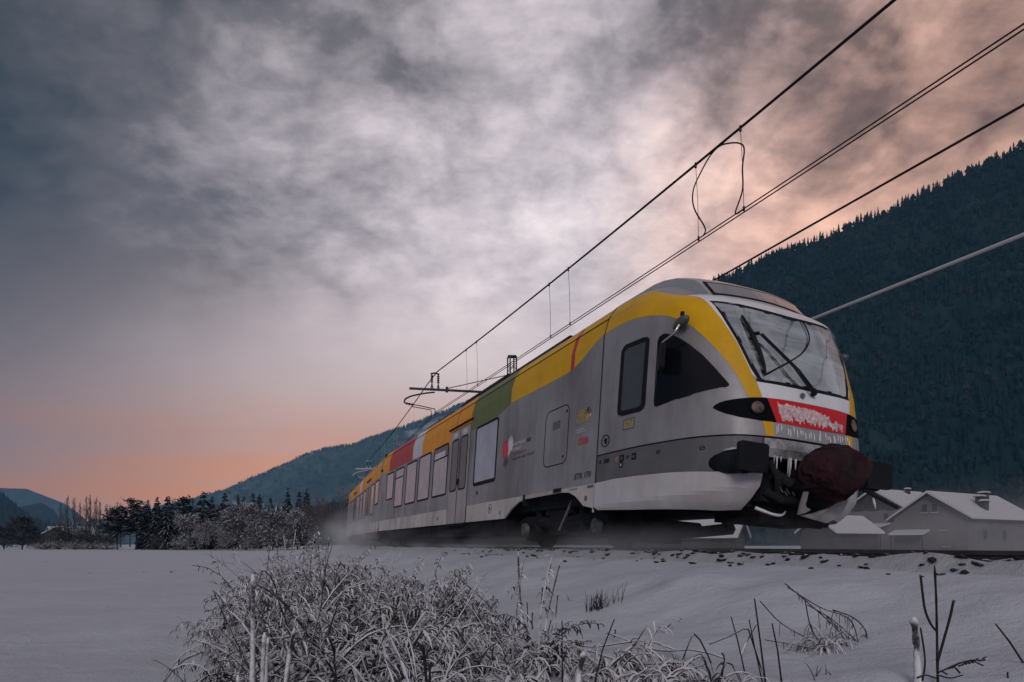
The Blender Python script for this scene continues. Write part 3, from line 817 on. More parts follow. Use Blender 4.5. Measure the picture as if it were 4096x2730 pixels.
# livery along the wall
stripe(car, SEAM + .008, 9.05, [(SEAM + .008, 3.035), (8.35, 2.985), (8.55, 2.92), (8.8, 2.83), (9.05, 2.765)], 'yellow')
stripe(car, 9.05, 9.17, [(9.05, 2.765), (9.17, 2.745)], 'red', 'thin red stripe')
stripe(car, 9.17, 11.68, [(9.17, 2.745), (9.4, 2.735), (10.31, 2.735), (11.68, 2.74)], 'yellow')
stripe(car, 11.68, 14.07, [(11.68, 2.74), (12.26, 2.64), (12.5, 2.61), (13.5, 2.605), (14.07, 2.58)], 'green')
stripe(car, 14.07, 15.17, [(14.07, 2.58), (15.17, 2.58)], 'orange')
stripe(car, 15.17, 15.23, [(15.17, 2.58), (15.23, 2.58)], 'red', 'thin red stripe')
stripe(car, 15.23, 18.57, [(15.23, 2.58), (15.45, 2.47), (17.27, 2.46), (17.42, 2.56), (18.57, 2.59)], 'orange')
stripe(car, 18.57, 19.76, [(18.57, 2.59), (19.76, 2.62)], 'pale')
stripe(car, 19.76, 23.3, [(19.76, 2.62), (23.3, 2.62)], 'red')
stripe(car, 23.3, END, [(23.3, 2.62), (END, 2.66)], 'orange')
MB().tube([(-1.352, SEAM, 3.262), (-1.352, END, 3.262)], .008, 5).build('gutter', M['under'], car)
window(car, 23.60, 22.42, 1.58, 2.55)
window(car, 22.12, 20.84, 1.24, 2.55, bar=2.22)
window(car, 20.48, 19.10, 1.25, 2.56)
window(car, 18.82, 17.50, 1.25, 2.58)
window(car, 17.19, 15.80, 1.25, 2.59, note=True, bar=2.24)
window(car, 13.68, 12.29, 1.28, 2.60, pane='panem', bar=1.32)
door(car, 15.60, 14.10)
# service hatch
H = rr(10.0, 9.12, 1.285, 2.235, .15, 5)
h = ring('hatch', H, shrink(H, .016), M['black'], car, off=.004)
patch('hatch_plate', [(9.70, 1.89), (9.43, 1.89), (9.43, 2.015), (9.70, 2.015)], M['dgrey'], h, Bn, .006, .004, (9, 9), smooth=False)
for (s_, z_) in ((9.21, 2.12), (9.26, 1.40)): disc('hatch_lock', s_, z_, .022, M['black'], h, n=10)
# small fittings on the wall
def plate(s0, s1, z0, z1, m='dgrey', name='access_plate', off=.006): return patch(name, rr(s0, s1, z0, z1, .008, 1), M[m], car, Bn, off, .008, (9, 9), smooth=False)
plate(13.41, 13.33, 1.08, 1.16, 'black'); plate(16.48, 16.38, .62, .72); plate(11.93, 11.87, .58, .65, 'dgrey'); plate(8.38, 8.19, .822, .858, 'dgrey'); plate(8.45, 8.37, .64, .712, 'dgrey')
def port(s, z, r=.085, parent=None, f=Bn):
    P_ = [(s + r * math.cos(6.2832 * k / 22), z + r * math.sin(6.2832 * k / 22)) for k in range(22)]
    if f is S: P_ = [(s + (r / 2.7) * math.cos(6.2832 * k / 22), z + r * math.sin(6.2832 * k / 22)) for k in range(22)]
    g = ring('filler_port', P_, shrink(P_, (.014 if f is Bn else .005, .014)), M['black'], parent or car, f, .005)
    sc_ = 1 if f is Bn else 1 / 2.7
    patch('port_mark', [(s + .035 * sc_, z - .045), (s - .01 * sc_, z - .045), (s - .01 * sc_, z - .01), (s - .04 * sc_, z + .005), (s - .01 * sc_, z + .035), (s + .035 * sc_, z + .035)], M['black'], g, f, .005, 0, (9, 9))
    return g
port(12.49, .73, .10)
# marks and lettering
def shape(poly, m, name='emblem', off=.0045): return patch(name, poly, M[m], car, Bn, off, .003, (9, 9), smooth=False)
shape([(11.55, 2.10), (11.53, 2.03), (11.48, 2.06), (11.49, 2.0), (11.435, 1.985), (11.46, 1.93), (11.42, 1.90), (11.46, 1.865), (11.45, 1.81), (11.50, 1.79), (11.55, 1.83), (11.56, 1.76), (11.61, 1.73), (11.66, 1.695), (11.65, 1.80), (11.66, 1.9), (11.685, 1.97), (11.65, 2.05), (11.615, 1.99), (11.59, 2.02)], 'inkw')
shape([(12.0, 2.01), (11.94, 1.985), (11.89, 2.045), (11.85, 1.99), (11.80, 2.02), (11.77, 1.97), (11.70, 1.965), (11.685, 1.85), (11.70, 1.72), (11.79, 1.735), (11.85, 1.695), (11.89, 1.74), (11.96, 1.73), (11.95, 1.79), (12.01, 1.82), (11.95, 1.86), (12.01, 1.90), (11.95, 1.94)], 'inkr')
shape([(11.76, 1.725), (11.70, 1.68), (11.72, 1.62), (11.64, 1.585), (11.67, 1.53), (11.735, 1.56), (11.78, 1.465), (11.80, 1.55), (11.88, 1.53), (11.90, 1.585), (11.84, 1.62), (11.85, 1.68), (11.79, 1.69)], 'inkp')
text('lettering', 'EUROPAREGI', 11.41, 1.865, .088, M['inkw'], car, .62, shear=.12)
plate(10.79, 10.60, 1.855, 1.915, 'ink', 'smudge', .0078)
text('lettering', 'EUREGIO', 11.405, 1.765, .088, M['inkw'], car, .42, shear=.12)
text('lettering', 'Tirol Südtirol Tre', 11.43, 1.685, .075, M['inkr2'], car, .70, shear=.12)
text('lettering', 'Tirolo Alto Adige Trentino', 11.43, 1.595, .075, M['inkp'], car, 1.03, shear=.12)
text('lettering', 'ÖBB', 8.765, 1.505, .135, M['inkr'], car, .32, shear=.1, bold=.002)
text('lettering', 'in Kooperation mit', 8.86, 1.735, .033, M['inkw'], car, .26)
text('lettering', 'in collaborazione con', 8.86, 1.695, .033, M['inkw'], car, .32)
text('lettering', 'ETR 170', 8.81, .985, .125, M['ink'], car, .51, shear=.12, bold=.002)
text('lettering', '3L/W14-b28', 8.93, .828, .036, M['ink'], car, .23, x=-1.4155)
sg = plate(8.88, 8.37, 1.83, 2.07, 'grey', 'sticker', .0045)
patch('mark', [(8.86, 1.835), (8.58, 1.835), (8.555, 1.93), (8.57, 2.02), (8.62, 2.05), (8.86, 2.05)], M['ochre'], sg, Bn, .006, 0, (9, 9))
patch('arrow', [(8.56, 1.985), (8.46, 1.985), (8.50, 2.045), (8.46, 2.045), (8.385, 1.975), (8.46, 1.90), (8.49, 1.915), (8.455, 1.95), (8.56, 1.95)], M['dgrey'], sg, Bn, .0062, 0, (9, 9))
patch('swoosh', [(8.52, 1.97), (8.545, 1.90), (8.535, 1.84), (8.49, 1.835), (8.50, 1.87), (8.44, 1.90), (8.40, 1.93), (8.45, 1.93), (8.49, 1.92)], M['inko'], sg, Bn, .0066, 0, (9, 9))
patch('swoosh', [(8.43, 1.90), (8.40, 1.88), (8.39, 1.92), (8.41, 1.94)], M['inkw'], sg, Bn, .0068, 0, (9, 9))
# roof equipment
for (a, b_, x0, x1, z1) in ((10.4, 13.2, -1.02, .9, 3.80), (13.4, 16.3, -1.02, .9, 3.84), (17.6, 20.4, -1.0, .9, 3.80)):
    mb = MB(); mb.prism([(x0, 3.50), (x0 + .02, z1 - .16), (x0 + .16, z1), (x1 - .16, z1), (x1, z1 - .16), (x1, 3.5)], lambda p: (p[0], a, p[1]), lambda p: (p[0], b_, p[1]))
    recalc(mb.build('roof_unit', M['under'], car))
    MB().tube([(x0 - .012, a + .1, z1 - .28), (x0 - .012, b_ - .1, z1 - .28)], .010, 5).build('roof_rail', M['steel'], car)
# gangway and end fittings
mb = MB()
for k in range(9):
    y0 = END + .02 + k * .032; e = .0 if k % 2 else .05
    mb.box((-1.30 + e, y0, .75 + e), (1.30 - e, y0 + .03, 3.45 - e))
mb.build('gangway_bellows', M['black'], car)
MB().tube([(-1.425, END - .03, 2.78), (-1.425, END - .10, 2.78)], .05, 10).build('marker_lamp', M['black'], car)
mb = MB(); mb.box((-1.40, END - .35, .28), (-1.1, END - .1, .52)); mb.box((-1.42, END + .02, .35), (-1.15, END + .18, .6)); mb.tube([(-1.35, END - .5, .40), (-1.3, END + .3, .18)], .05, 6); mb.build('end_step', M['under'], car)
# ------------------------------------------------------------------ the cab
GLASS_HALF = [(-.307, 2.975), (-.285, 2.79), (-.254, 2.421), (-.226, 2.07), (-.205, 1.905)]
GL = mirror_poly(GLASS_HALF)
# smooth the outline: top edge slightly arched, bottom edge flat with points added
GL = GLASS_HALF + [(-.10, 1.888), (0, 1.885), (.10, 1.888)] + [(-p, q) for p, q in reversed(GLASS_HALF)] + [(.20, 2.945), (.10, 2.915), (0, 2.905), (-.10, 2.915), (-.20, 2.945)]
GL_in = shrink(GL, (.017, .055))
na, nz_ = 150, 84
zz = np.concatenate([np.linspace(1.272, 3.0, 60), np.linspace(3.03, 3.68, 34), np.linspace(3.69, 3.758, 9)])
aa = np.linspace(-1, 1, na + 1)
mb = MB(); V = [S(a, z) for z in zz for a in aa]; w1 = na + 1; F = []
hole = shrink(GL, (.0, .0))
for i in range(len(zz) - 1):
    for j in range(na):
        c = ((aa[j] + aa[j + 1]) / 2, (zz[i] + zz[i + 1]) / 2)
        if inside(c, hole): continue
        F.append((i * w1 + j, i * w1 + j + 1, (i + 1) * w1 + j + 1, (i + 1) * w1 + j))
mb.add(V, F); cab = mb.build('cab_shell', M['grey'], car, True)
# yellow sweep over the cab, both sides
arc = [(-.999, 3.035), (-.9, 3.042), (-.797, 3.039), (-.67, 3.001), (-.57, 2.938), (-.486, 2.845), (-.41, 2.681), (-.35, 2.424), (-.296, 2.127), (-.266, 1.887), (-.246, 1.705)]
edge = [(-.198, 1.72), (-.224, 1.988), (-.251, 2.355), (-.285, 2.701), (-.305, 2.857), (-.328, 3.02), (-.36, 3.15), (-.42, 3.30), (-.5, 3.45), (-.6, 3.55), (-.8, 3.64), (-.999, 3.68)]
ysw = catmull(arc, 4).tolist() + catmull(edge, 4).tolist()
for sg in (1, -1):
    patch('yellow_sweep', [(p * sg, q) for p, q in ysw], M['yellow'], car, S, .003, .003, (.03, .06))
    low = [(-.204, 1.452), (-.194, 1.275), (-.166, 1.275), (-.166, 1.445)]
    patch('yellow_foot', [(p * sg, q) for p, q in low], M['yellow'], car, S, .003, .003, (.03, .06))
# white mask round the windscreen (four panels), black band and glass
msk_l = [(-.198, 1.72), (-.224, 1.988), (-.251, 2.355), (-.285, 2.701), (-.305, 2.857), (-.333, 3.018), (-.345, 3.09)]
for sg in (1, -1):
    inner = list(reversed(GLASS_HALF))
    P_ = [(-.199, 1.90), (-.224, 1.988), (-.251, 2.355), (-.285, 2.701), (-.305, 2.857), (-.326, 3.02), (-.33, 3.06), (-.30, 3.05)] + [(-.307 + .001, 2.975), (-.285, 2.79), (-.254, 2.421), (-.226, 2.07), (-.2045, 1.905)][0:]
    patch('mask_side', [(p * sg, q) for p, q in P_], M['white'], car, S, .004, .004, (.03, .06))
lowm = [(-.1985, 1.72), (-.213, 1.90), (-.2045, 1.903), (-.10, 1.886), (0, 1.883), (.10, 1.886), (.2045, 1.903), (.213, 1.90), (.1985, 1.72)]
patch('mask_front', lowm, M['white'], car, S, .0045, .004, (.02, .03))
topm = [(-.33, 3.06), (-.30, 3.05), (-.307, 2.977), (-.20, 2.947), (-.10, 2.917), (0, 2.907), (.10, 2.917), (.20, 2.947), (.307, 2.977), (.30, 3.05), (.33, 3.06), (.36, 3.15), (.30, 3.15), (-.30, 3.15), (-.36, 3.15)]
patch('mask_brow', topm, M['white'], car, S, .0042, .004, (.03, .03))
ws = ring('windscreen', GL, GL_in, M['black'], car, S, .007)
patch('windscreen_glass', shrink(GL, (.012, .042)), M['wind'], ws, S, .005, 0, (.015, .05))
# lamp eyes and the red panel between them
eye = [(-.364, 1.599), (-.355, 1.628), (-.34, 1.65), (-.32, 1.668), (-.271, 1.691), (-.229, 1.708), (-.182, 1.717), (-.168, 1.578), (-.155, 1.44), (-.213, 1.443), (-.275, 1.469), (-.323, 1.518), (-.345, 1.555), (-.358, 1.58)]
for sg in (1, -1):
    e_ = patch('headlight', [(p * sg, q) for p, q in eye], M['lamp'], car, S, .006, .006, (.02, .04))
    c_ = S(-.219 * sg, 1.59); n_ = surf_n(S, -.219 * sg, 1.59, out_cab(-.219 * sg, 1.6))
    t1 = n_.cross(Vector((0, 0, 1))).normalized(); t2 = t1.cross(n_)
    for nm, r_, o_, m_ in (('lens_ring', .088, .004, M['lamp']), ('lens', .074, .012, None)):
        mb = MB(); n = 22
        Vv = [c_ + n_ * (.006 + o_ * .5)] if False else []
        rings = [(r_, .004), (r_, .006 + o_ * .6), (r_ * .7, .006 + o_ * 1.0), (0.004, .006 + o_ * 1.2)]
        for (q, h_) in rings:
            for k in range(n): Vv.append(c_ + n_ * (h_ + .003) + (t1 * math.cos(6.2832 * k / n) + t2 * math.sin(6.2832 * k / n)) * q)
        mb.add(Vv, [(i * n + k, i * n + (k + 1) % n, (i + 1) * n + (k + 1) % n, (i + 1) * n + k) for i in range(3) for k in range(n)])
        recalc(mb.build(nm, m_ or mat('lens_glass', (.16, .10, .085), .3, 0, .4, var=.8, vscale=12, bump=.5, bscale=60), e_, nm == 'lens'))
redp = [(-.180, 1.717), (-.089, 1.712), (.0, 1.714), (.089, 1.712), (.180, 1.717), (.153, 1.44), (.07, 1.428), (0, 1.426), (-.07, 1.428), (-.153, 1.44)]
rp = patch('red_panel', redp, M['sred'], car, S, .0062, .006, (.02, .04)); rp['label'] = 'bright red panel between the headlights, crusted with ice'
rg = random.Random(8)
top = []; bot = []
for k in range(61):
    a = -.148 + .286 * k / 60; tt = k / 60
    hgt = 1.685 - .02 * tt - (.10 * max(0, tt - .55) / .45) - (.05 if .78 < tt < .86 else 0) - .025 * abs(math.sin(k * .9)) - rg.random() * .022
    top.append((a, hgt)); bot.append((a * .97, 1.445 + rg.random() * .05 + (.05 if k % 11 < 2 else 0)))
def crust(a, z): return .010 + .016 * max(0, mnoise.fractal(Vector((a * 90, z * 22, 3.1)), 1.0, 2.0, 4) + .35)
patch('ice_crust', top + bot[::-1], M['pinkice'], rp, S, .01, .01, (.0045, .012), offf=crust, smooth=False)
# cab side windows, sign, port, seam
tri = [(-.58, 2.583), (-.568, 2.635), (-.54, 2.658), (-.50, 2.614), (-.46, 2.525), (-.425, 2.421), (-.381, 2.262), (-.343, 2.075), (-.305, 1.872), (-.304, 1.85), (-.312, 1.833), (-.45, 1.778), (-.604, 1.733), (-.618, 1.745), (-.621, 1.795)]
for sg in (1, -1):
    q = [(p * sg, z) for p, z in tri]
    g = ring('side_window', q, shrink(q, (.004, .012)), M['black'], car, S, .008)
    patch('pane', shrink(q, (.003, .008)), M['panes'], g, S, .006, 0, (.02, .06))
    def sw(d): return [(p * sg, z) for p, z in [(-.829 + d, 2.64 - d), (-.81 + d, 2.69 - d * 2), (-.79 + d, 2.707 - d * 2.7), (-.665 - d, 2.704 - d * 2.7), (-.64 - d, 2.69 - d * 2), (-.628 - d, 2.65 - d), (-.639 - d, 2.487), (-.671 - d, 1.80 + d), (-.679 - d, 1.755 + d * 2), (-.70 - d, 1.727 + d * 2.7), (-.82 + d, 1.737 + d * 2.7), (-.845 + d, 1.76 + d * 2), (-.854 + d, 1.81 + d)]]
    g = ring('door_window', sw(0), sw(.022), M['black'], car, S, .012)
    patch('pane', sw(.018), M['paneg'], g, S, .004, 0, (.05, .2))
sgn = patch('sticker', [(-.806, 1.666), (-.733, 1.67), (-.737, 1.533), (-.809, 1.532)], M['ochre'], car, S, .005, .004, (.05, .2), smooth=False)
q4 = [(-.806, 1.666), (-.733, 1.67), (-.737, 1.533), (-.809, 1.532)]
ring('sticker_edge', q4, shrink(q4, (.0025, .007)), M['black'], sgn, S, .0062)
port(-.939, 1.454, .088, car, S)
# dark lower fairing and white skirt below it
cut = [(-.194, 1.262), (-.196, 1.05), (-.199, .845)]
dk = [(-.998, 1.258), (-.85, 1.262), (-.705, 1.263), (-.45, 1.262), (-.277, 1.262), (-.194, 1.258), (-.198, .848), (-.282, .848), (-.351, .855), (-.429, .867), (-.522, .88), (-.631, .886), (-.85, .893), (-.998, .878)]
wh = [(-.998, .874), (-.85, .889), (-.631, .882), (-.522, .876), (-.429, .863), (-.351, .851), (-.282, .844), (-.199, .844), (-.202, .716), (-.214, .571), (-.232, .43), (-.33, .424), (-.404, .436), (-.546, .454), (-.726, .467), (-.975, .495), (-.998, .54)]
def lower_n(a, z):                # the skirt folds inward below its crease
    p = S(a, z); zc = np.interp(abs(a), [.2, .343, .461, .617, 1.0], [.716, .646, .60, .574, .53])
    if z < zc:
        d = (zc - z) * .55; n = surf_n(S, a, max(z, .55), out_cab(a, z)); p = p - n * d
    return p
for sg in (1, -1):
    patch('lower_fairing', [(p * sg, q) for p, q in dk], M['dgrey'], car, S, .0, .02, (.03, .08))
    mb_f = lambda a, z: lower_n(a, z)
    def patch_l(poly):
        bm = bmesh.new(); vs_ = [bm.verts.new((p[0], p[1], 0)) for p in poly]; fc = bm.faces.new(vs_); bmesh.ops.triangulate(bm, faces=[fc])
        for ax, st in ((0, .025), (1, .04)):
            lo = min(p[ax] for p in poly); hi = max(p[ax] for p in poly); k = math.floor(lo / st) + 1
            while k * st < hi - 1e-6:
                co = [0, 0, 0]; co[ax] = k * st; no = [0, 0, 0]; no[ax] = 1
                bmesh.ops.bisect_plane(bm, geom=bm.verts[:] + bm.edges[:] + bm.faces[:], plane_co=co, plane_no=no); k += 1
        bmesh.ops.remove_doubles(bm, verts=bm.verts, dist=1e-5)
        for v in bm.verts: v.co = lower_n(v.co.x, v.co.y)
        bmesh.ops.recalc_face_normals(bm, faces=bm.faces)
        bmesh.ops.solidify(bm, geom=bm.faces[:], thickness=.015)
        me = bpy.data.meshes.new('cab_skirt'); bm.to_mesh(me); bm.free(); me.materials.append(M['lwhite2'])
        return link('cab_skirt', me, car)
    M['lwhite2'] = M.get('lwhite2') or mat('paint_skirt_white', (.56, .54, .555), .48, 0, var=.05, dirt=((.25, .21, .19), .45, 1.6))
    patch_l([(p * sg, q) for p, q in wh])
groove = [(-.999, 1.275), (-.705, 1.277), (-.45, 1.275), (-.277, 1.274), (-.194, 1.268), (0, 1.268), (.194, 1.268), (.277, 1.274), (.45, 1.275), (.705, 1.277), (.999, 1.275)]
MB().tube([S(a, z) + surf_n(S, a, z, out_cab(a, z)) * .001 for a, z in [(k / 60 * 1.998 - .999, float(np.interp(k / 60 * 1.998 - .999, [g_[0] for g_ in groove], [g_[1] for g_ in groove])) - .008) for k in range(61)]], .009, 6).build('fairing_joint', M['black'], car)
MB().tube([(-1.4125 + .0015 * 0, SEAM + .002, .50), (-1.4125, SEAM + .002, 3.0), (-1.347, SEAM + .002, 3.27), (-1.232, SEAM + .002, 3.45)], .009, 6).build('body_joint', M['black'], car)
MB().box((-1.418, SEAM + .012, .46), (-1.40, SEAM + .04, .86)).build('joint_strip', M['lwhite'], car)
for (a, z) in ((-.774, .687), (-.597, .721), (-.387, .704), (-.973, 1.169), (-.98, .643), (-.596, 1.151), (-.402, 1.134), (-.771, 1.16)):
    P_ = [(a + .0125 * math.cos(6.2832 * k / 16), z + .034 * math.sin(6.2832 * k / 16)) for k in range(16)]
    if z > 1: P_ = [(a + (p - a) * .75, z + (q - z) * .75) for p, q in P_]
    g = ring('lock_disc', P_, shrink(P_, (.0025, .007)), M['under'], car, S, .006)
    patch('lock_face', shrink(P_, (.002, .006)), M['stick'] if z < 1 else M['dgrey'], g, S, .004, 0, (9, 9))
    patch('lock_slot', [(a - .007, z - .002), (a + .006, z + .012), (a + .007, z + .004), (a - .005, z - .009)], M['black'], g, S, .006, 0, (9, 9))
for (a, z) in ((-.732, .831), (-.732, .753), (-.682, .834), (-.681, .75)):
    patch('socket', [(a - .0125, z - .034), (a + .0125, z - .034), (a + .0125, z + .034), (a - .0125, z + .034)], M['black'], car, S, .005, .004, (9, 9), smooth=False)
text('lettering', '001', -99, 1.135, .085, M['ink'], car)
lt = [o for o in car.children if o.name.startswith('lettering')][-1]
mn = min(v.co.y for v in lt.data.vertices); mxv = max(v.co.y for v in lt.data.vertices)
pa = S(-.941, 1.15); pb = S(-.901, 1.15)
for v in lt.data.vertices:
    k = (mxv - v.co.y) / (mxv - mn); pp = pa.lerp(pb, k); v.co = (pp.x - .005, pp.y, v.co.z)
for (a, z, w_, h_, m_) in ((-.845, 1.157, .010, .036, 'inko'), (-.81, 1.157, .014, .044, 'black'), (-.731, 1.151, .013, .044, 'black'), (-.812, 1.068, .011, .038, 'black')):
    n8 = [(a + w_ * math.cos(6.2832 * k / 12), z + h_ * math.sin(6.2832 * k / 12)) for k in range(12)] if m_ == 'inko' else [(a - w_, z - h_), (a + w_, z - h_), (a + w_, z + h_), (a - w_, z + h_)]
    g = patch('switch', n8, M['under' if m_ == 'black' else 'ochre'], car, S, .006, .005, (9, 9), smooth=False)
    if m_ == 'black': patch('switch_knob', [(a - w_ * .4, z - h_ * .5), (a + w_ * .5, z - h_ * .4), (a + w_ * .3, z + h_ * .5), (a - w_ * .3, z + h_ * .3)], M['stick'] if z < 1.1 else M['dgrey'], g, S, .009, 0, (9, 9))
# fairing with the destination display above the windscreen
prof = [(6.375, 3.085), (6.44, 3.17), (6.51, 3.25), (6.67, 3.42), (6.75, 3.48), (6.89, 3.555), (7.17, 3.675), (7.47, 3.755), (7.72, 3.79), (8.2, 3.80), (8.7, 3.79), (8.7, 3.5), (7.1, 3.25)]
xsn = np.linspace(-.82, .82, 15); mb = MB(); n = len(prof); V = []
for x in xsn:
    for i, (s, z) in enumerate(prof):
        b_ = .14 * (x / .82) ** 2
        e = max(0, (abs(x) - .68) / .14)
        V.append((x, s + b_ - (.0 if i < 11 else 0), z - (.02 * e * e if 0 < i < 10 else 0)))
F = [(i * n + j, (i + 1) * n + j, (i + 1) * n + (j + 1) % n, i * n + (j + 1) % n) for i in range(len(xsn) - 1) for j in range(n)]
F.append(tuple(range(n))); F.append(tuple((len(xsn) - 1) * n + j for j in reversed(range(n))))
mb.add(V, F); fair = recalc(mb.build('roof_fairing', mat('fairing_grey', (.46, .46, .49), .38, .15, var=.05, coat=.2), car))
def Fr(x, t):                     # the slanted face of the fairing
    s = 6.44 + (6.67 - 6.44) * t + .14 * (x / .82) ** 2; z = 3.17 + (3.42 - 3.17) * t; return Vector((x, s, z))
def fpatch(name, x0, x1, t0, t1, off, m):
    mb = MB(); k = 12; V = []
    nn = Vector((0, -.72, .69))
    for i in range(k + 1):
        x = x0 + (x1 - x0) * i / k
        for t_ in (t0, t1): V.append(Fr(x, t_) + nn * off)
    for i in range(k + 1):
        x = x0 + (x1 - x0) * i / k
        for t_ in (t0, t1): V.append(Fr(x, t_) - nn * .005)
    q = 2 * (k + 1)
    mb.add(V, [(2 * i, 2 * i + 1, 2 * i + 3, 2 * i + 2) for i in range(k)] + [(2 * i, 2 * i + 2, q + 2 * i + 2, q + 2 * i) for i in range(k)] + [(2 * i + 1, q + 2 * i + 1, q + 2 * i + 3, 2 * i + 3) for i in range(k)])
    return recalc(mb.build(name, m, fair))
fpatch('display_edge', -.79, .75, .02, .98, .006, M['under'])
fpatch('display', -.755, .715, .12, .90, .010, mat('display_glass', (.22, .21, .22), .14, 0, .8, coat=.7))
fpatch('brow_highlight', -.78, .78, 1.0, 1.07, .008, mat('highlight_tan', (.55, .42, .32), .4))  # tan strip paints the highlight along the fairing's top edge
# wipers, hose, mirrors
def on(a, z, o_): return S(a, z) + surf_n(S, a, z, out_cab(a, z)) * o_
wp = MB().tube([on(.001, 1.835, .02), on(.001, 1.84, .07)], .028, 10).build('wiper', M['black'], car)
MB().tube([on(.004, 1.84, .065), on(-.06, 2.07, .085), on(-.168, 2.485, .075)], [.016, .012, .010], 6).build('wiper_arm', M['black'], wp)
MB().tube([on(-.012, 1.84, .065), on(-.078, 2.09, .085), on(-.182, 2.50, .075)], [.014, .010, .008], 6).build('wiper_arm', M['black'], wp)
mb = MB(); bp = [(-.213, 2.753), (-.203, 2.62), (-.195, 2.496), (-.184, 2.265), (-.179, 2.121), (-.180, 1.988)]
mb.tube([on(a, z, .034) for a, z in bp], [.008, .020, .028, .026, .018, .008], 6); mb.tube([on(a, z, .016) for a, z in bp], .007, 5); mb.tube([on(-.176, 2.49, .07), on(-.195, 2.496, .04)], .022, 6)
mb.build('wiper_blade', M['black'], wp)
MB().tube([on(a, z, .022) for a, z in catmull([(.061, 2.88), (.068, 2.73), (.058, 2.594), (.015, 2.418), (-.052, 2.254), (-.122, 2.112), (-.177, 2.0)], 4).tolist()], .008, 5).build('washer_hose', M['under'], wp)
disc_c = on(-.045, 1.80, .02)
MB().tube([disc_c, on(-.045, 1.80, .035)], .03, 14).build('wiper_cap', M['steel'], wp)
for sg in (1, -1):
    base = on(-.428 * sg, 2.69, .07); x_ = -1 if sg > 0 else 1
    mb = MB(); P_ = []; rs = []
    for k in range(13):
        t_ = k / 12; P_.append(base + Vector((x_ * .03, .15 - .29 * t_, -.035 + .05 * t_))); rs.append(max(.008, .066 * math.sin(math.pi * (t_ * .93 + .035) ** 1.25) ** .62))
    mb.tube(P_, rs, 14); mr = mb.build('mirror', mat('mirror_housing', (.085, .09, .095), .45, .2, coat=.2), car, True)
    MB().tube([base + Vector((x_ * .03, -.02, .05)), base + Vector((x_ * .03, -.02, .115))], .026, 10).build('mirror_cap', M['under'], mr)
    g_ = [base + Vector((x_ * .08, -.04, -.06)), base + Vector((x_ * .11, -.03, -.12)), base + Vector((x_ * .12, .0, -.155)), base + Vector((x_ * .13, .10, -.185)), base + Vector((x_ * .14, .20, -.215)), base + Vector((x_ * .14, .225, -.25)), base + Vector((x_ * .14, .23, -.31))]
    MB().tube([tuple(v) for v in catmull([tuple(v) for v in g_], 4)], .013, 8).build('mirror_arm', M['chrome'], mr)
    c_ = base + Vector((x_ * .14, .20, -.40)); hd = MB()
    for k in range(1): hd.prism(rr(-.10, .10, -.17, .17, .05), lambda p: tuple(c_ + Vector((p[0] * .45 + -.03 * x_, p[0], p[1]))), lambda p: tuple(c_ + Vector((p[0] * .45 + .035 * x_, p[0] * .92, p[1] * .92))))
    recalc(hd.build('mirror_head', M['black'], mr))
# cab interior
mb = MB(); mb.box((-.82, 6.05, 1.45), (.82, 6.75, 1.80)); mb.obox((.0, 6.38, 1.84), (.84, 0, 0), (0, .32, .03), (0, -.003, .03))
ci = mb.build('driver_desk', M['intr'], car)
mb = MB(); mb.box((-.28, 6.25, 1.86), (.12, 6.42, 2.10)); mb.box((.2, 6.25, 1.86), (.5, 6.40, 2.06)); mb.build('desk_screen', M['stick'], ci)
mb = MB(); mb.box((-.30, 7.05, 1.55), (.26, 7.5, 1.72)); mb.obox((-.02, 7.50, 2.08), (.27, 0, 0), (0, .06, 0), (0, .04, .42)); mb.box((-.16, 7.46, 2.5), (.12, 7.58, 2.72)); mb.build('driver_seat', M['seat'], car)
MB().box((-1.32, 7.85, 1.28), (1.32, 7.9, 3.2)).build('cab_bulkhead', M['intr'], car)
MB().box((-.8, 6.0, 1.30), (.8, 7.85, 1.36)).build('cab_floor', M['seat'], car)
# below the nose: beam, buffers, coupler, plough, hoses, ice
mb = MB(); P_ = [(-.70 + 1.4 * k / 16) for k in range(17)]
for k in range(16):
    x0, x1 = P_[k], P_[k + 1]; q0 = .06 * (x0 / .7) ** 4; q1 = .06 * (x1 / .7) ** 4
    mb.add([(x0, 5.60 + q0, 1.245), (x1, 5.60 + q1, 1.245), (x1, 5.575 + q1, 1.13), (x0, 5.575 + q0, 1.13), (x0, 5.62 + q0, 1.04), (x1, 5.62 + q1, 1.04), (x0, 5.8, 1.04), (x1, 5.8, 1.04), (x0, 5.8, 1.245), (x1, 5.8, 1.245)],
           [(0, 1, 2, 3), (3, 2, 5, 4), (4, 5, 7, 6), (0, 8, 9, 1)])
mb.build('front_beam', mat('iced_beam', (.34, .34, .35), .35, .3, var=.5, vscale=6, bump=.8, bscale=16), car)
MB().box((-.74, 5.95, .50), (.74, 6.4, 1.24)).build('front_recess', M['seat'], car)
rg = random.Random(31)
ice_me = [MB().tube([(0, 0, 0), (.003, 0, -.35), (0, .002, -.75), (.002, 0, -1)], [.5, .34, .16, .02], 6).mesh('icicle', M['ice'], True) for k in range(1)]
for k in range(24):
    x = -.60 + .84 * rg.random() ** 1.1; L_ = rg.choice((.06, .09, .12, .15, .19, .26, .33, .38)) * rg.uniform(.8, 1.1)
    o = link('icicle', ice_me[0], car); o.location = (x, 5.60 + rg.uniform(-.01, .04), 1.05); o.scale = (.022 * rg.uniform(.6, 1.1), .022, L_); o.rotation_euler = (rg.uniform(-.05, .05), rg.uniform(-.10, .02), 0)
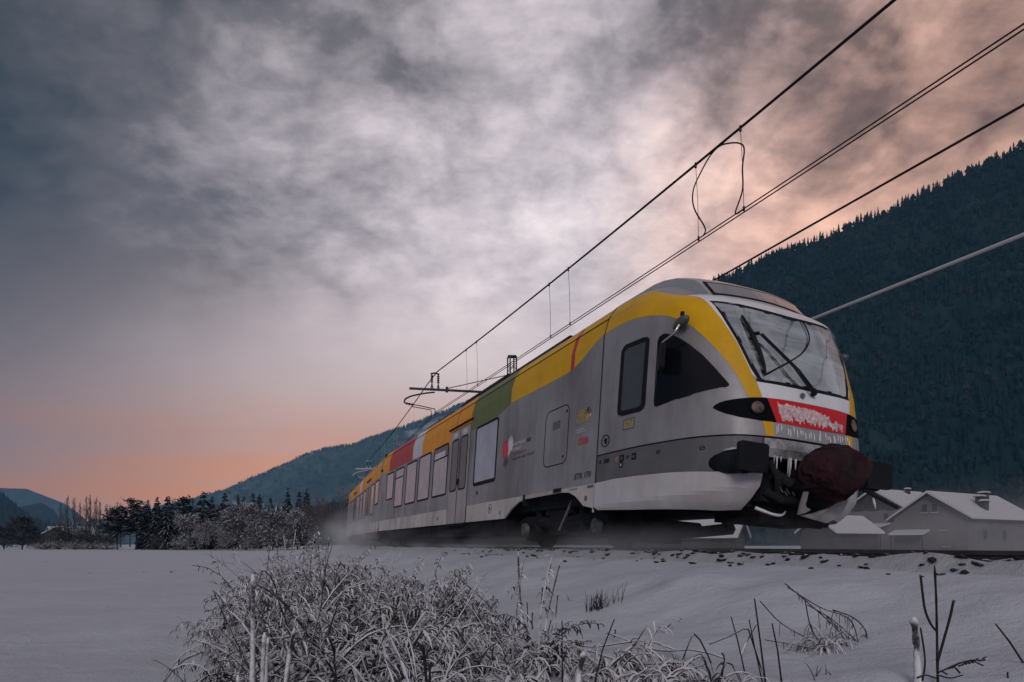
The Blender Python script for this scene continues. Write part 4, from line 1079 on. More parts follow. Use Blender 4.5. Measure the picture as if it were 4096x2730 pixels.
for k in range(26):
    a = -.165 + .35 * (k + rg.random()) / 26; zt = 1.425 - rg.random() * .06; ln = rg.uniform(.05, .14)
    MB().tube([on(a, zt, .001), on(a + rg.uniform(-.002, .002), zt - ln * .5, .004), on(a + rg.uniform(-.003, .003), max(1.285, zt - ln), .002)], [.004, .0075, .003], 5).build('ice_streak', M['ice'], car)
for sg in (-1, 1):
    mb = MB(); mb.tube([(sg * 1.0, 6.15, .955), (sg * .985, 5.85, .955), (sg * .97, 5.56, .955)], [.135, .135, .125], 18)
    bf = mb.build('buffer', M['black'], car, True)
    mb = MB(); pl_ = rr(-.20, .20, -.155, .155, .04)
    mb.prism(pl_, lambda p: (sg * .955 + p[0], 5.50 + abs(p[0]) * .05, .985 + p[1]), lambda p: (sg * .955 + p[0], 5.555 + abs(p[0]) * .05, .985 + p[1])); recalc(mb.build('buffer_plate', M['black'], bf))
    MB().tube([(sg * .985, 5.60, .955), (sg * .985, 5.66, .955)], .15, 18).build('buffer_collar', M['black'], bf)
    bmx = bmesh.new(); bmesh.ops.create_icosphere(bmx, subdivisions=3, radius=1)
    for v in bmx.verts:
        k = 1 + .25 * mnoise.noise(v.co * 2.5); v.co = Vector((sg * .99, 5.80, 1.085)) + Vector((v.co.x * .075 * k, v.co.y * .19 * k, max(v.co.z, -.2) * .028 * k))
    me = bpy.data.meshes.new('snow_cap'); bmx.to_mesh(me); bmx.free(); me.materials.append(SNOW); link('snow_cap', me, bf)
    P_ = [(sg * (-.318) * -1 * -1 + .052 * math.cos(6.2832 * k / 20), .945 + .125 * math.sin(6.2832 * k / 20)) for k in range(20)]
    P_ = [((-.318 if sg < 0 else .318) + .050 * math.cos(6.2832 * k / 20), .945 + .13 * math.sin(6.2832 * k / 20)) for k in range(20)]
    patch('buffer_opening', P_, M['seat'], car, S, .004, 0, (.03, .2))
# snow crusted hose and lower structure
mb = MB(); mb.box((-.62, 5.75, .55), (.62, 6.3, .82)); mb.box((-.55, 5.85, .34), (.55, 6.6, .55)); mb.tube([(-.58, 5.75, .66), (-.4, 5.66, .58), (-.1, 5.7, .6)], .05, 8); mb.tube([(-.5, 5.68, .86), (-.35, 5.60, .76), (-.2, 5.66, .8)], .06, 8)
mb.box((-.3, 5.3, .70), (.3, 5.9, .92)); mb.tube([(-.55, 5.7, 1.0), (-.5, 5.62, .8), (-.42, 5.7, .62)], .045, 8)
mb.build('coupler_bracket', M['under'], car)
mb = MB(); rg2 = random.Random(4); P_ = []
for k in range(13):
    t_ = k / 12; P_.append((-.66 + .45 * t_, 5.78 - .10 * math.sin(t_ * 3.14), .47 - .10 * math.sin(t_ * 2.6) + .05 * t_))
mb.tube(P_, [.007 + .013 * (1 - k / 13) + .006 * rg2.random() for k in range(13)], 7); mb.build('frozen_hose', M['ice'], car, True)
for (x, s, z, r_) in ((-.46, 5.60, .66, .028), (-.42, 5.58, .63, .022), (-.37, 5.6, .655, .03), (-.31, 5.58, .64, .02)):
    MB().tube([(x - r_, s, z + r_ * 1.6), (x, s - .01, z), (x + r_ * 1.5, s, z - r_ * .6)], [.003, .008, .002], 5).build('ice_shard', M['steel'], car)
# quilted cover over the coupler
bm = bmesh.new(); bmesh.ops.create_icosphere(bm, subdivisions=6, radius=1)
for v in bm.verts:
    d = v.co.normalized(); x, y, z = d
    lump = mnoise.noise(d * 1.5 + Vector((3, 1, 0)))
    rid = 1 - abs(mnoise.noise(d * 2.3 + Vector((7, 2, 5)))) * 2; rid2 = 1 - abs(mnoise.noise(d * 5.2 + Vector((1, 9, 4)))) * 2
    n_ = 1 + .13 * lump + .07 * max(0, rid) ** 3 + .022 * max(0, rid2) ** 3 - .03
    q = Vector((math.copysign(abs(x) ** .85, x) * .395, math.copysign(abs(y) ** .9, y) * .34, math.copysign(abs(z) ** .9, z) * .35)) * n_
    ridge = math.exp(-((d.x * .8 - .18 - d.z * .32) / .07) ** 2) * max(0, -d.y)           # stitched fold down the front
    q.y -= .13 * ridge
    val = math.exp(-((d.x * .8 - .36 - d.z * .32) / .10) ** 2) * max(0, -d.y); q.y += .10 * val
    val = math.exp(-((d.x * .8 + .30 + d.z * .2) / .12) ** 2) * max(0, -d.y); q.y += .04 * val
    if z > .1: q.x *= 1 - .50 * (z - .1)
    if z < -.3: q.x *= 1 - .35 * (-z - .3); q.x += .10 * (-z - .3)
    v.co = q * .87 + Vector((-.03, 5.33, .89))
me = bpy.data.meshes.new('coupler_cover'); bm.to_mesh(me); bm.free(); me.materials.append(M['cover']); me.polygons.foreach_set('use_smooth', [True] * len(me.polygons))
cc = link('coupler_cover', me, car); cc['label'] = 'dark red stuffed fabric cover over the coupler'
MB().tube([(.17, 5.08, .70), (.37, 5.03, .62), (.60, 5.0, .545)], [.014, .018, .022], 8).build('release_rod', M['black'], cc)
MB().tube([(.31, 5.07, .63), (.325, 5.06, .57), (.34, 5.055, .51)], [.008, .014, .003], 6).build('ice_shard', M['ice'], cc)
# plough blade and its bracket
pb = [(-.36, .385), (-.20, .355), (-.05, .33), (.14, .405), (.30, .51), (.42, .635), (.31, .61), (.2, .585), (.02, .50), (-.18, .43)]
mb = MB(); mb.prism(pb, lambda p: (p[0], 5.43 + .10 * abs(p[0]) - (.62 - p[1]) * .35, p[1]), lambda p: (p[0], 5.47 + .10 * abs(p[0]) - (.62 - p[1]) * .35, p[1] + .004)); recalc(mb.build('plough_blade', M['plough'], car))
mb = MB(); mb.prism([(-.37, .40), (-.345, .52), (-.30, .66), (-.245, .67), (-.265, .58), (-.285, .52), (-.265, .49), (-.20, .47), (-.27, .43)], lambda p: (p[0], 5.42, p[1]), lambda p: (p[0], 5.45, p[1])); recalc(mb.build('plough_bracket', M['plough'], car))
mb = MB(); mb.box((-.62, 5.72, .30), (.3, 5.76, .38)); mb.box((-.6, 5.76, .30), (-.54, 6.4, .38)); mb.build('guard_bar', M['under'], car)

# ------------------------------------------------------------------ following carriages
YAW2 = math.atan(855 / 2600.0)
def trailer(name, u0, s0, yaw, label, length=17.0):
    t_ = empty(name, mat=canted(u0, s0, yaw)); tag(t_, label, 'train', 'carriages of the train')
    global car
    keep = car; car = t_
    body_shell('body_shell', .34, length, M['grey'], t_)
    mb = MB(); mb.prism([(.34, .875), (.34, .50), (4.0, .50), (4.0, .875)], lambda p: (-1.4125, p[0], p[1]), lambda p: (-1.38, p[0], p[1])); mb.prism([(5.5, .875), (5.5, .5), (11.4, .5), (11.4, .875)], lambda p: (-1.4125, p[0], p[1]), lambda p: (-1.38, p[0], p[1]))
    mb.prism([(12.9, .875), (12.9, .5), (length, .5), (length, .875)], lambda p: (-1.4125, p[0], p[1]), lambda p: (-1.38, p[0], p[1])); recalc(mb.build('skirt_panel', M['lwhite'], t_))
    MB().box((-1.3, .3, .22), (1.3, length - .2, .95)).build('underframe', M['under'], t_)
    stripe(t_, .34, 8.2, [(.34, 2.62), (8.2, 2.60)], 'orange'); stripe(t_, 8.2, 9.4, [(8.2, 2.60), (9.4, 2.60)], 'pale'); stripe(t_, 9.4, length, [(9.4, 2.60), (length, 2.62)], 'orange')
    window(t_, .75, 2.0, 1.58, 2.55); window(t_, 2.35, 3.65, 1.24, 2.55); door(t_, 5.5, 4.0, signs=False)
    window(t_, 5.95, 7.2, 1.24, 2.55); window(t_, 7.5, 8.8, 1.24, 2.55, bar=2.22); window(t_, 9.2, 10.9, 1.24, 2.55); door(t_, 12.9, 11.4, signs=False)
    window(t_, 13.3, 14.6, 1.24, 2.55); window(t_, 15.0, 16.3, 1.24, 2.55)
    MB().tube([(-1.352, .34, 3.262), (-1.352, length, 3.262)], .008, 5).build('gutter', M['under'], t_)
    for (a, b_) in ((1.5, 5.5), (8.5, 13.5)):
        mb = MB(); mb.prism([(-.95, 3.50), (-.93, 3.66), (-.8, 3.80), (.8, 3.80), (.95, 3.66), (.95, 3.5)], lambda p: (p[0], a, p[1]), lambda p: (p[0], b_, p[1])); recalc(mb.build('roof_unit', M['under'], t_))
    mb = MB()
    for k in range(9):
        y0 = length + .02 + k * .032; e = .0 if k % 2 else .05; mb.box((-1.30 + e, y0, .75 + e), (1.30 - e, y0 + .03, 3.45 - e))
    mb.build('gangway_bellows', M['black'], t_)
    MB().tube([(-1.425, length - .03, 2.78), (-1.425, length - .10, 2.78)], .05, 10).build('marker_lamp', M['black'], t_)
    bogie(t_, length + .15, 1.3)
    car = keep
    return t_
trailer('train_carriage', 5.95, 24.62, YAW2, 'second carriage of the train with orange roof band, behind the black joint')
d2 = 17.35; p2_ = us(5.95, 24.62) + Vector((-math.sin(YAW2), math.cos(YAW2), 0)) * d2
u2 = p2_.dot(N_); s2 = p2_.dot(D_)
trailer('train_carriage', u2, s2, YAW2 - R(3.9), 'farthest visible carriage, half hidden in blown snow at the rear')
bogie(car, END + .1, 1.3)

# ================================================================== overhead line
WIRE = mat('wire', (.016, .018, .022), .8, 0, .2)
FROSTW = mat('frosted_wire', (.52, .50, .52), .8, 0)
GALV = mat('galvanised', (.05, .055, .065), .65, .2, var=.3)
PORC = mat('insulator', (.05, .035, .035), .3)
def cu_(s):                      # across position of the contact wire
    if s < 23.1: return 6.36 + (23.1 - s) * .0155
    if s < 49.2: return 6.36 + (s - 23.1) * .0785
    return 8.41 + (s - 49.2) * .15
def hm(s):                       # messenger height
    if s < 23.1:
        t = (23.1 - s) / 30; return EYE + 6.26 - .95 * t * (1 - t)
    t = min(1, (s - 23.1) / 26.1)
    return EYE + 6.26 + .04 * t - .75 * t * (1 - t)
HC = EYE + 4.80
ssm = [-6 + .9 * k for k in range(33)] + [23.1 + 1.3 * k for k in range(1, 36)]
mw = empty('messenger_wire', us(6.36, 23.1, EYE + 6.26)); mw_o = mw.location.copy()
tag(mw, 'topmost overhead cable with droppers hanging down to the contact wires', 'cable')
def mtube(parent, name, pts, r, m, n=6, org=None):
    o_ = org if org is not None else Vector((0, 0, 0)); return MB().tube([Vector(p) - o_ for p in pts], r, n).build(name, m, parent, True)
mtube(mw, 'cable', [us(cu_(s), s, hm(s)) for s in ssm], .019, WIRE, 8, mw_o)
for k, (off, lab) in enumerate(((-.028, 'contact wire of the closely spaced pair, the upper left one'), (.028, 'contact wire of the closely spaced pair, the lower right one'))):
    tag(MB().tube([us(cu_(s) + off, s, HC - .012 * k) for s in ssm], .0088, 6).build('contact_wire', WIRE), lab, 'wire', 'pair of contact wires')
def s_at(px, u0=6.5):            # along position of the line at a photo column
    X = (px - 2048) / FPX; t = u0 / (N_.x * X + N_.y); return t * (D_.x * X + D_.y)
for px in (2775, 2950, 2188, 2262, 1869, 1909):
    s = s_at(px, 6.55 if px > 2600 else 6.45)
    a = us(cu_(s), s, hm(s)); b_ = us(cu_(s + .05) + .01, s - .06, HC + .01)
    d_ = mtube(mw, 'dropper', [a, a.lerp(b_, .5) + Vector((.01, 0, 0)), b_], .0045, WIRE, 5, mw_o)
    mtube(d_, 'clamp', [a + Vector((0, 0, .03)), a - Vector((0, 0, .05))], .02, GALV, 6, mw_o); mtube(d_, 'clamp', [b_ + Vector((0, 0, .05)), b_ - Vector((0, 0, .015))], .017, GALV, 6, mw_o)
for s in (28, 29.2, 33.5, 34.6, 39, 40.2, 44.5):
    mtube(mw, 'dropper', [us(cu_(s), s, hm(s)), us(cu_(s), s - .05, HC)], .0035, FROSTW, 5, mw_o)
sa, sb = s_at(2795, 6.55), s_at(2962, 6.55); sm = (sa + sb) / 2
def cp(s, z, du=0): return us(cu_(s) + du, s, z)
top_s = s_at(2858, 6.55)
loop = [cp(sa - .06, HC + .01), cp(sa - .10, HC + .12), cp(sa + .16, HC + .55), cp(sa + .18, HC + .85), cp(sa - .05, hm(sa) - .15), cp(top_s + .10, hm(top_s) - .03), cp(top_s - .15, hm(top_s) - .04), cp(top_s - .55, hm(top_s) - .28), cp(sb + .02, HC + .62), cp(sb + .02, HC + .30), cp(sb + .16, HC + .06), cp(sb + .12, HC + .015), cp(sb - .02, HC + .02)]
jo = MB().tube([tuple(v) for v in catmull([tuple(v) for v in loop], 6)], .0115, 6).build('jumper_cable', WIRE, None, True)
tag(jo, 'looping black jumper cable between messenger and contact wires', 'cable')

def mast(name, s, u_m, top, label, lattice=True, frost=False):
    m = GALV if not frost else FROSTW
    cu0 = cu_(s); o = us(u_m, s, gz(*us(u_m, s).xy)); t_ = empty(name, o); tag(t_, label, 'mast', 'overhead line masts')
    def P3(u, z, ds=0): return us(u, s + ds, z) - o
    mb = MB()
    for a in (-.13, .13):
        for b_ in (-.13, .13):
            mb.tube([P3(u_m + a, o.z - .3, b_), P3(u_m + a, top, b_)], .028, 5)
    mb.build('post_leg', m, t_).data.name = 'post_leg'
    mb = MB(); z = o.z + .2; k = 0
    while z < top - .3:
        sg = 1 if k % 2 else -1
        for b_ in (-.13, .13): mb.tube([P3(u_m - .13 * sg, z, b_), P3(u_m + .13 * sg, z + .34, b_)], .012, 4)
        for a in (-.13, .13): mb.tube([P3(u_m + a, z, -.13 * sg), P3(u_m + a, z + .34, .13 * sg)], .012, 4)
        z += .34; k += 1
    mb.box(tuple(P3(u_m, top) - Vector((.16, .16, .02))), tuple(P3(u_m, top) + Vector((.16, .16, .02))))
    lt = mb.build('lattice', m, t_); lt['kind'] = 'stuff'
    e = EYE
    mtube(t_, 'bracket_tube', [P3(cu0 - .95, e + 5.62), P3(cu0, e + 5.66), P3(u_m - .1, e + 5.78)], .045, m, 10)
    mtube(t_, 'stay_rod', [P3(cu0 + .45, e + 5.74), P3(u_m - .1, e + 6.5)], .017, m, 6)
    mtube(t_, 'stay_clamp', [P3(cu0 + .45, e + 5.60), P3(cu0 + .45, e + 5.80)], .05, m, 8)
    for du in (-.12, .12):
        mb = MB(); pr_ = []; rs = []; z0 = e + 5.68
        for k in range(4):
            q = 6.2832 * k / 4; mb.tube([P3(cu0 + du + .055 * math.cos(q), z0, .055 * math.sin(q)), P3(cu0 + du, z0 + .22)], .012, 5)
        ins = mb.build('insulator', m, t_)
        for k in range(4): pr_ += [z0 + .22 + .075 * k, z0 + .245 + .075 * k, z0 + .265 + .075 * k]; rs += [.03, .062, .03]
        mtube(ins, 'disc_stack', [P3(cu0 + du, q) for q in pr_] + [P3(cu0 + du, z0 + .56)], rs + [.025], PORC, 10)
    mtube(t_, 'saddle', [P3(cu0 - .16, e + 6.23), P3(cu0, e + 6.27), P3(cu0 + .16, e + 6.23)], .03, m, 8)
    pts = [P3(cu0 - .02, e + 5.56), P3(cu0 - .35, e + 5.50), P3(cu0 - .85, e + 5.36), P3(cu0 - 1.10, e + 5.22), P3(cu0 - 1.14, e + 5.08)]
    mtube(t_, 'registration_arm', [tuple(v) for v in catmull([tuple(v) for v in pts], 5)], .03, m, 8)
    mtube(t_, 'steady_arm', [P3(cu0 - 1.14, e + 5.08), P3(cu0 - .6, e + 5.03), P3(cu0 - .02, e + 4.95), P3(cu0, e + 4.93), P3(cu0, e + 4.82)], .018, m, 6)
    mtube(t_, 'steady_arm', [P3(cu0 - .85, e + 5.0, .12), P3(cu0 - .12, e + 4.93, .12), P3(cu0 - .12, e + 4.80, .08)], .016, m, 6)
    mb = MB(); zz_ = []
    mtube(t_, 'arm_insulator', [P3(cu0 - 1.10 + .05 * k, e + 5.075 - .006 * k) for k in range(7)], [.025, .05, .025, .05, .025, .05, .025], PORC, 8)
    return t_
mast('overhead_mast', 23.1, 9.4, EYE + 7.2, 'dark lattice mast carrying the near overhead bracket above the carriage roof')
mast('overhead_mast', 49.3, 11.4, EYE + 7.2, 'farther lattice mast whose pale bracket shows left of the carriage roof', frost=True)
tag(MB().tube([us(9.05, -8 + 2.0 * k, EYE + 5.53 - .0 * k) for k in range(17)], .018, 6).build('feeder_cable', WIRE), 'single black cable crossing in front of the mountain, higher of two', 'cable')
tag(MB().tube([us(8.8, -8 + 2.0 * k, EYE + 3.79) for k in range(17)], .026, 8).build('feeder_cable', FROSTW), 'thick pale frosted cable crossing in front of the mountain, lower of two', 'cable')
for (u_, z_, lab) in ((9.05, 5.53, 'a'), (8.8, 3.79, 'b')): pass

# ================================================================== houses beyond the line
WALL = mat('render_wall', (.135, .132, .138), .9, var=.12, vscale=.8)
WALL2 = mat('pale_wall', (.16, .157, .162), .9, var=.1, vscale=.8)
WOODD = mat('dark_boards', (.045, .042, .042), .85, var=.4, vscale=2)
SNOWR = snow_mat('roof_snow', (.56, .56, .60), .5)
HPANE = mat('house_pane', (.02, .035, .045), .3)
HFRAME = mat('house_frame', (.16, .17, .18), .7)
SHUT = mat('shutter', (.14, .11, .11), .8)
BRICK = mat('chimney_brick', (.05, .05, .055), .9, var=.4)
def house(label, org, alpha, w, ln, eave, ridge, wall, wins=(), chims=(), canopies=(), gable_dark=None, over=.7, side_wins=()):
    g0 = gz(org[0], org[1]) - .3
    t_ = empty('house', (org[0], org[1], g0)); t_.rotation_euler = (0, 0, -R(alpha)); tag(t_, label, 'house')
    e = eave - g0; r = ridge - g0; c = w / 2
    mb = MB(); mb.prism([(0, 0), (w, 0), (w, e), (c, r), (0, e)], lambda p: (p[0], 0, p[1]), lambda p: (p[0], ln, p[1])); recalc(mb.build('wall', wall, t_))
    sl = (r - e) / c; zo = e - sl * over
    for sg in (0, 1):
        def X(x): return x if sg == 0 else w - x
        mb = MB(); mb.prism([(-over, zo + .10), (c, r + .10), (c, r + .42), (-over, zo + .34)], lambda p: (X(p[0]), -over, p[1]), lambda p: (X(p[0]), ln + over, p[1])); rf = recalc(mb.build('roof', SNOWR, t_))
        mb = MB(); mb.prism([(-over + .05, zo - .02), (c, r + .0 - .02), (c, r + .095), (-over + .05, zo + .095)], lambda p: (X(p[0]), -over + .05, p[1]), lambda p: (X(p[0]), ln + over - .05, p[1])); recalc(mb.build('roof_boards', WOODD, rf))
    if gable_dark is not None:
        gd = gable_dark - g0
        k = 0.0 if gd >= e else (0)
        mb = MB(); xx = max(0, (gd - e) / sl) if gd > e else 0
        n = 9; P_ = []
        for i in range(n):
            a = xx + (w - 2 * xx) * i / (n - 1); P_.append((a, gd + (.18 if i % 2 else -.05)))
        P_ += [(w - max(0, (0) / sl), max(e, gd)), (c, r)] + [(0, max(e, gd))]
        mb.prism(P_, lambda p: (p[0], -.12, p[1]), lambda p: (p[0], -.01, p[1])); recalc(mb.build('gable_boards', WOODD, t_))
    for (x, z, ww, hh, m_) in wins:
        z -= g0
        mb = MB(); mb.box((x - ww / 2 - .08, -.06, z - hh / 2 - .08), (x + ww / 2 + .08, -.01, z + hh / 2 + .08)); f_ = mb.build('window', HFRAME, t_)
        MB().box((x - ww / 2, -.085, z - hh / 2), (x + ww / 2, -.062, z + hh / 2)).build('pane', m_, f_)
        MB().box((x - ww / 2 - .15, -.20, z - hh / 2 - .16), (x + ww / 2 + .15, -.005, z - hh / 2 - .09)).build('sill', SNOWR, f_)
    for (y, z, ww, hh) in side_wins:
        z -= g0
        f_ = MB().box((w + .01, y - ww / 2 - .08, z - hh / 2 - .08), (w + .06, y + ww / 2 + .08, z + hh / 2 + .08)).build('window', HFRAME, t_)
        MB().box((w + .062, y - ww / 2, z - hh / 2), (w + .085, y + ww / 2, z + hh / 2)).build('pane', HPANE, f_)
    for (x, y, sz, hh) in chims:
        base = r - abs(x - c) * sl
        ch = MB().box((x - sz / 2, y - sz / 2, base - .6), (x + sz / 2, y + sz / 2, base + hh)).build('chimney', BRICK, t_)
        mb = MB(); mb.box((x - sz * .7, y - sz * .7, base + hh + .14), (x + sz * .7, y + sz * .7, base + hh + .22)); mb.build('chimney_cap', BRICK, ch)
        for q in (-1, 1): MB().box((x + q * sz * .4 - .06, y - sz * .45, base + hh), (x + q * sz * .4 + .06, y + sz * .45, base + hh + .14)).build('cap_leg', BRICK, ch)
        mb = MB(); mb.prism([(-.7, 0), (.7, 0), (.55, .16), (.2, .24), (-.3, .22), (-.6, .12)], lambda p: (x + p[0] * sz, y - sz * .68, base + hh + .222 + p[1]), lambda p: (x + p[0] * sz, y + sz * .68, base + hh + .222 + p[1])); recalc(mb.build('snow_cap', SNOWR, ch))
    for (x0, x1, z, dep) in canopies:
        z -= g0
        mb = MB(); mb.prism([(0, z + .25), (-dep, z - .25), (-dep, z - .02), (0, z + .50)], lambda p: (x0, p[0] - .02, p[1]), lambda p: (x1, p[0] - .02, p[1])); cn = recalc(mb.build('canopy', SNOWR, t_))
        mb = MB(); mb.prism([(-.05, z + .13), (-dep + .05, z - .36), (-dep + .05, z - .26), (-.05, z + .235)], lambda p: (x0 + .04, p[0] - .02, p[1]), lambda p: (x1 - .04, p[0] - .02, p[1])); recalc(mb.build('canopy_boards', WOODD, cn))
        for q in (x0 + .2, x1 - .2): MB().box((q - .07, -dep + .15, 0), (q + .07, -dep + .29, z - .33)).build('canopy_post', WOODD, cn)
    return t_
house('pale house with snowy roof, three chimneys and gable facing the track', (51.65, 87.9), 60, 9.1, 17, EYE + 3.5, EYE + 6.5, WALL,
      [(4.0, EYE + 4.7, .62, 1.0, HPANE), (5.2, EYE + 4.7, .62, 1.0, HPANE), (3.6, EYE + 2.45, .45, .9, SHUT), (6.2, EYE + 2.45, .8, 1.1, SHUT), (6.6, EYE + .2, .7, .8, SHUT)],
      [(7.2, 7.0, .8, 1.3), (6.6, 9.4, .85, 1.5), (8.0, 6.4, .7, 1.15)], [(.2, 4.6, EYE + 1.45, 1.6)], side_wins=[(4, EYE + 1.2, .9, 1.2), (9, EYE + 1.2, .9, 1.2)])
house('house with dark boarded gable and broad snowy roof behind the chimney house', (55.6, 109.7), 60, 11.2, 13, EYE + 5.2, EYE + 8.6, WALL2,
      [(2.6, EYE + 4.2, .6, .9, SHUT), (4.7, EYE + 4.2, .6, .9, SHUT), (7.6, EYE + 4.3, .7, 1.1, HPANE)], [(6.5, 8, .6, .9)], [(.2, 8.2, EYE + 2.9, 2.6)], gable_dark=EYE + 5.4)
house('small dark shed with bright snowy roof left of the boarded house', (34.9, 78.6), 62, 4.6, 8, EYE + 1.5, EYE + 3.1, WOODD, over=.5)
house('low barn with long snowy roof seen below the front of the train', (19.9, 58.4), -58, 4.4, 10, EYE + .75, EYE + 2.0, WOODD, over=.5)
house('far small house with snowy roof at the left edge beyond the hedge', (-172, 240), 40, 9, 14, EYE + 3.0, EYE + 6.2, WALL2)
house('far low farm building with snowy roof between shrub and bare poplars', (-148, 205), 20, 14, 9, EYE + 3.0, EYE + 5.3, WOODD)

# ================================================================== trees
CONIF = snowy('conifer_needles', (.008, .017, .020), (.42, .44, .50), lo=.62, hi=.98, nscale=1.4, namp=.35, bvar=.5)
FROST = snowy('frosted_twigs', (.075, .075, .088), (.50, .49, .54), lo=-.25, hi=.7, nscale=1.2, namp=.55, bvar=.45)
FROSTD = snowy('rimed_dark_twigs', (.022, .026, .032), (.15, .155, .18), lo=.1, hi=1.0, nscale=1.2, namp=.5, bvar=.4)
BARK = mat('bark', (.028, .026, .027), .95, var=.4, vscale=2)
BARE = mat('bare_twigs', (.075, .062, .066), .95, var=.4, vscale=1)
BAREL = mat('pale_bare_twigs', (.16, .14, .145), .95, var=.4, vscale=1)
def strip(mb, pts, w0, w1, side):
    n = len(pts); V = []
    for i, p in enumerate(pts):
        ww = w0 + (w1 - w0) * i / (n - 1); V += [Vector(p) - side * ww, Vector(p) + side * ww]
    mb.add(V, [(2 * i, 2 * i + 1, 2 * i + 3, 2 * i + 2) for i in range(n - 1)])
def place_tree(kind, x, y):
    return empty(kind, (x, y, gz(x, y) - .05))
def spruce(x, y, h, r, label, seed, group=None):
    rg = random.Random(seed); t_ = place_tree('spruce_tree', x, y); tag(t_, label, 'tree', group)
    MB().tube([(0, 0, 0), (.03 * h * rg.uniform(-1, 1) * .3, 0, h * .5), (0, 0, h * .97)], [h * .018, h * .012, .01], 6).build('trunk', BARK, t_)
    mb = MB(); L_ = int(13 + h * 1.0)
    for i in range(L_):
        t = (i + rg.random() * .9) / L_; z = h * (.05 + .95 * t); n = 11 if t < .7 else 7
        for k in range(n):
            a = 6.2832 * (k + rg.random() * .8) / n + i; z = h * (.05 + .95 * t) + rg.uniform(-.25, .25); ln = r * (1 - t) ** .85 * rg.uniform(.5, 1.2) + .08 * h / 9
            d = Vector((math.cos(a), math.sin(a), 0)); s = Vector((-d.y, d.x, 0))
            up = rg.uniform(-.05, .22); P = [Vector((0, 0, z)), Vector((0, 0, z)) + d * ln * .5 + Vector((0, 0, up * ln * .5)), Vector((0, 0, z)) + d * ln + Vector((0, 0, -ln * rg.uniform(.12, .4)))]
            strip(mb, P, .17 * h / 9, .05, s)
            for q in range(5):
                f = .25 + .75 * q / 5; b_ = P[0].lerp(P[1], f * 2) if f < .5 else P[1].lerp(P[2], f * 2 - 1)
                for sg in (-1, 1):
                    e = b_ + s * sg * ln * (.30 - .16 * f) * rg.uniform(.6, 1.3) + d * ln * .14 + Vector((0, 0, -ln * rg.uniform(.06, .30)))
                    strip(mb, [b_, e], .12 * h / 9, .04, (d * .7 + Vector((0, 0, .7))).normalized())
    mb.build('crown', CONIF, t_); return t_
def pine(x, y, h, r, label, seed, group=None, low=.34):
    rg = random.Random(seed); t_ = place_tree('pine_tree', x, y); tag(t_, label, 'tree', group)
    mb = MB(); mb.tube([(0, 0, 0), (rg.uniform(-.2, .2), 0, h * .5), (0, 0, h * .93)], [h * .022, h * .016, .03], 7)
    cm = MB(); lim = MB()
    for i in range(22):
        t = low + (1 - low) * (i + rg.random() * .6) / 22; a = rg.random() * 6.2832; d = Vector((math.cos(a), math.sin(a), 0))
        ln = r * (1.08 - t * .75) * rg.uniform(.45, 1.0); c = d * ln + Vector((0, 0, h * t + rg.uniform(-.1, .3)))
        lim.tube([(0, 0, h * t * .93), tuple(c * 1.0 - Vector((0, 0, .15)))], [.05, .015], 5)
        rad = r * rg.uniform(.30, .46)
        for k in range(95):
            v = Vector((rg.gauss(0, .5), rg.gauss(0, .5), rg.gauss(0, .19))) * rad; p = c + v
            q = Vector((rg.uniform(-1, 1), rg.uniform(-1, 1), rg.uniform(-.25, .5))).normalized(); s = q.orthogonal().normalized()
            strip(cm, [p, p + q * rad * rg.uniform(.25, .5)], .11, .04, s)
    mb.build('trunk', BARK, t_); lim.build('limb', BARK, t_); cm.build('crown', CONIF, t_); return t_
def frosted(x, y, h, r, label, seed, n=1500, m=None, name='frosted_tree', group=None, wide=1.0, twig=1.0):
    """broad shrub or tree whose hanging twigs are white with rime"""
    rg = random.Random(seed); t_ = place_tree(name, x, y); tag(t_, label, 'tree' if name.endswith('tree') else 'shrub', group)
    mb = MB(); mb.tube([(0, 0, 0), (.1, 0, h * .3), (0, .1, h * .6)], [.12 * h / 6, .08 * h / 6, .03], 6); mb.build('trunk', BARK, t_)
    lm = MB(); cm = MB(); C = []
    for k in range(24):
        a = rg.random() * 6.2832; e = rg.uniform(-.12, 1.0); c = Vector((math.cos(a) * r * wide * math.sqrt(1 - e * e * .7) * rg.uniform(.35, .85), math.sin(a) * r * math.sqrt(1 - e * e * .7) * rg.uniform(.35, .85), h * (.20 + .60 * e)))
        C.append((c, rg.uniform(.28, .5) * r)); lm.tube([(0, 0, h * .12), tuple(c * .5 + Vector((0, 0, h * .1))), tuple(c)], [.06, .04, .015], 4)
    for k in range(int(n * 1.5)):
        c, cr = rg.choice(C); d = Vector((rg.gauss(0, 1), rg.gauss(0, 1), rg.gauss(.25, .8))).normalized()
        p = c + d * cr * rg.uniform(.3, 1.0); out = (d + Vector((p.x, p.y, 0)).normalized() * .7 if Vector((p.x, p.y, 0)).length > .01 else d).normalized()
        if p.z < .15: continue
        ln = rg.uniform(.35, .8) * h / 6 * twig
        dr = rg.uniform(-.25, .30); ln *= .8
        P = [p, p + out * ln * .5 + Vector((0, 0, ln * .08)), p + out * ln * .85 - Vector((0, 0, ln * dr * .4)), p + out * ln - Vector((0, 0, ln * dr))]
        s = out.cross(Vector((0, 0, 1))); s = s.normalized() if s.length > .01 else Vector((1, 0, 0)); s = (s + Vector((0, 0, rg.uniform(-.6, .6)))).normalized()
        strip(cm, P, .05 * h / 6, .018, s)
        if rg.random() < .6:
            b_ = P[1]; e = b_ + (out + s * rg.choice((-1, 1)) * .9).normalized() * ln * .5 - Vector((0, 0, ln * .15)); strip(cm, [b_, e], .028 * h / 6, .01, Vector((0, 0, 1)))
    lm.build('limb', BARK, t_); cm.build('crown', m or FROST, t_); return t_
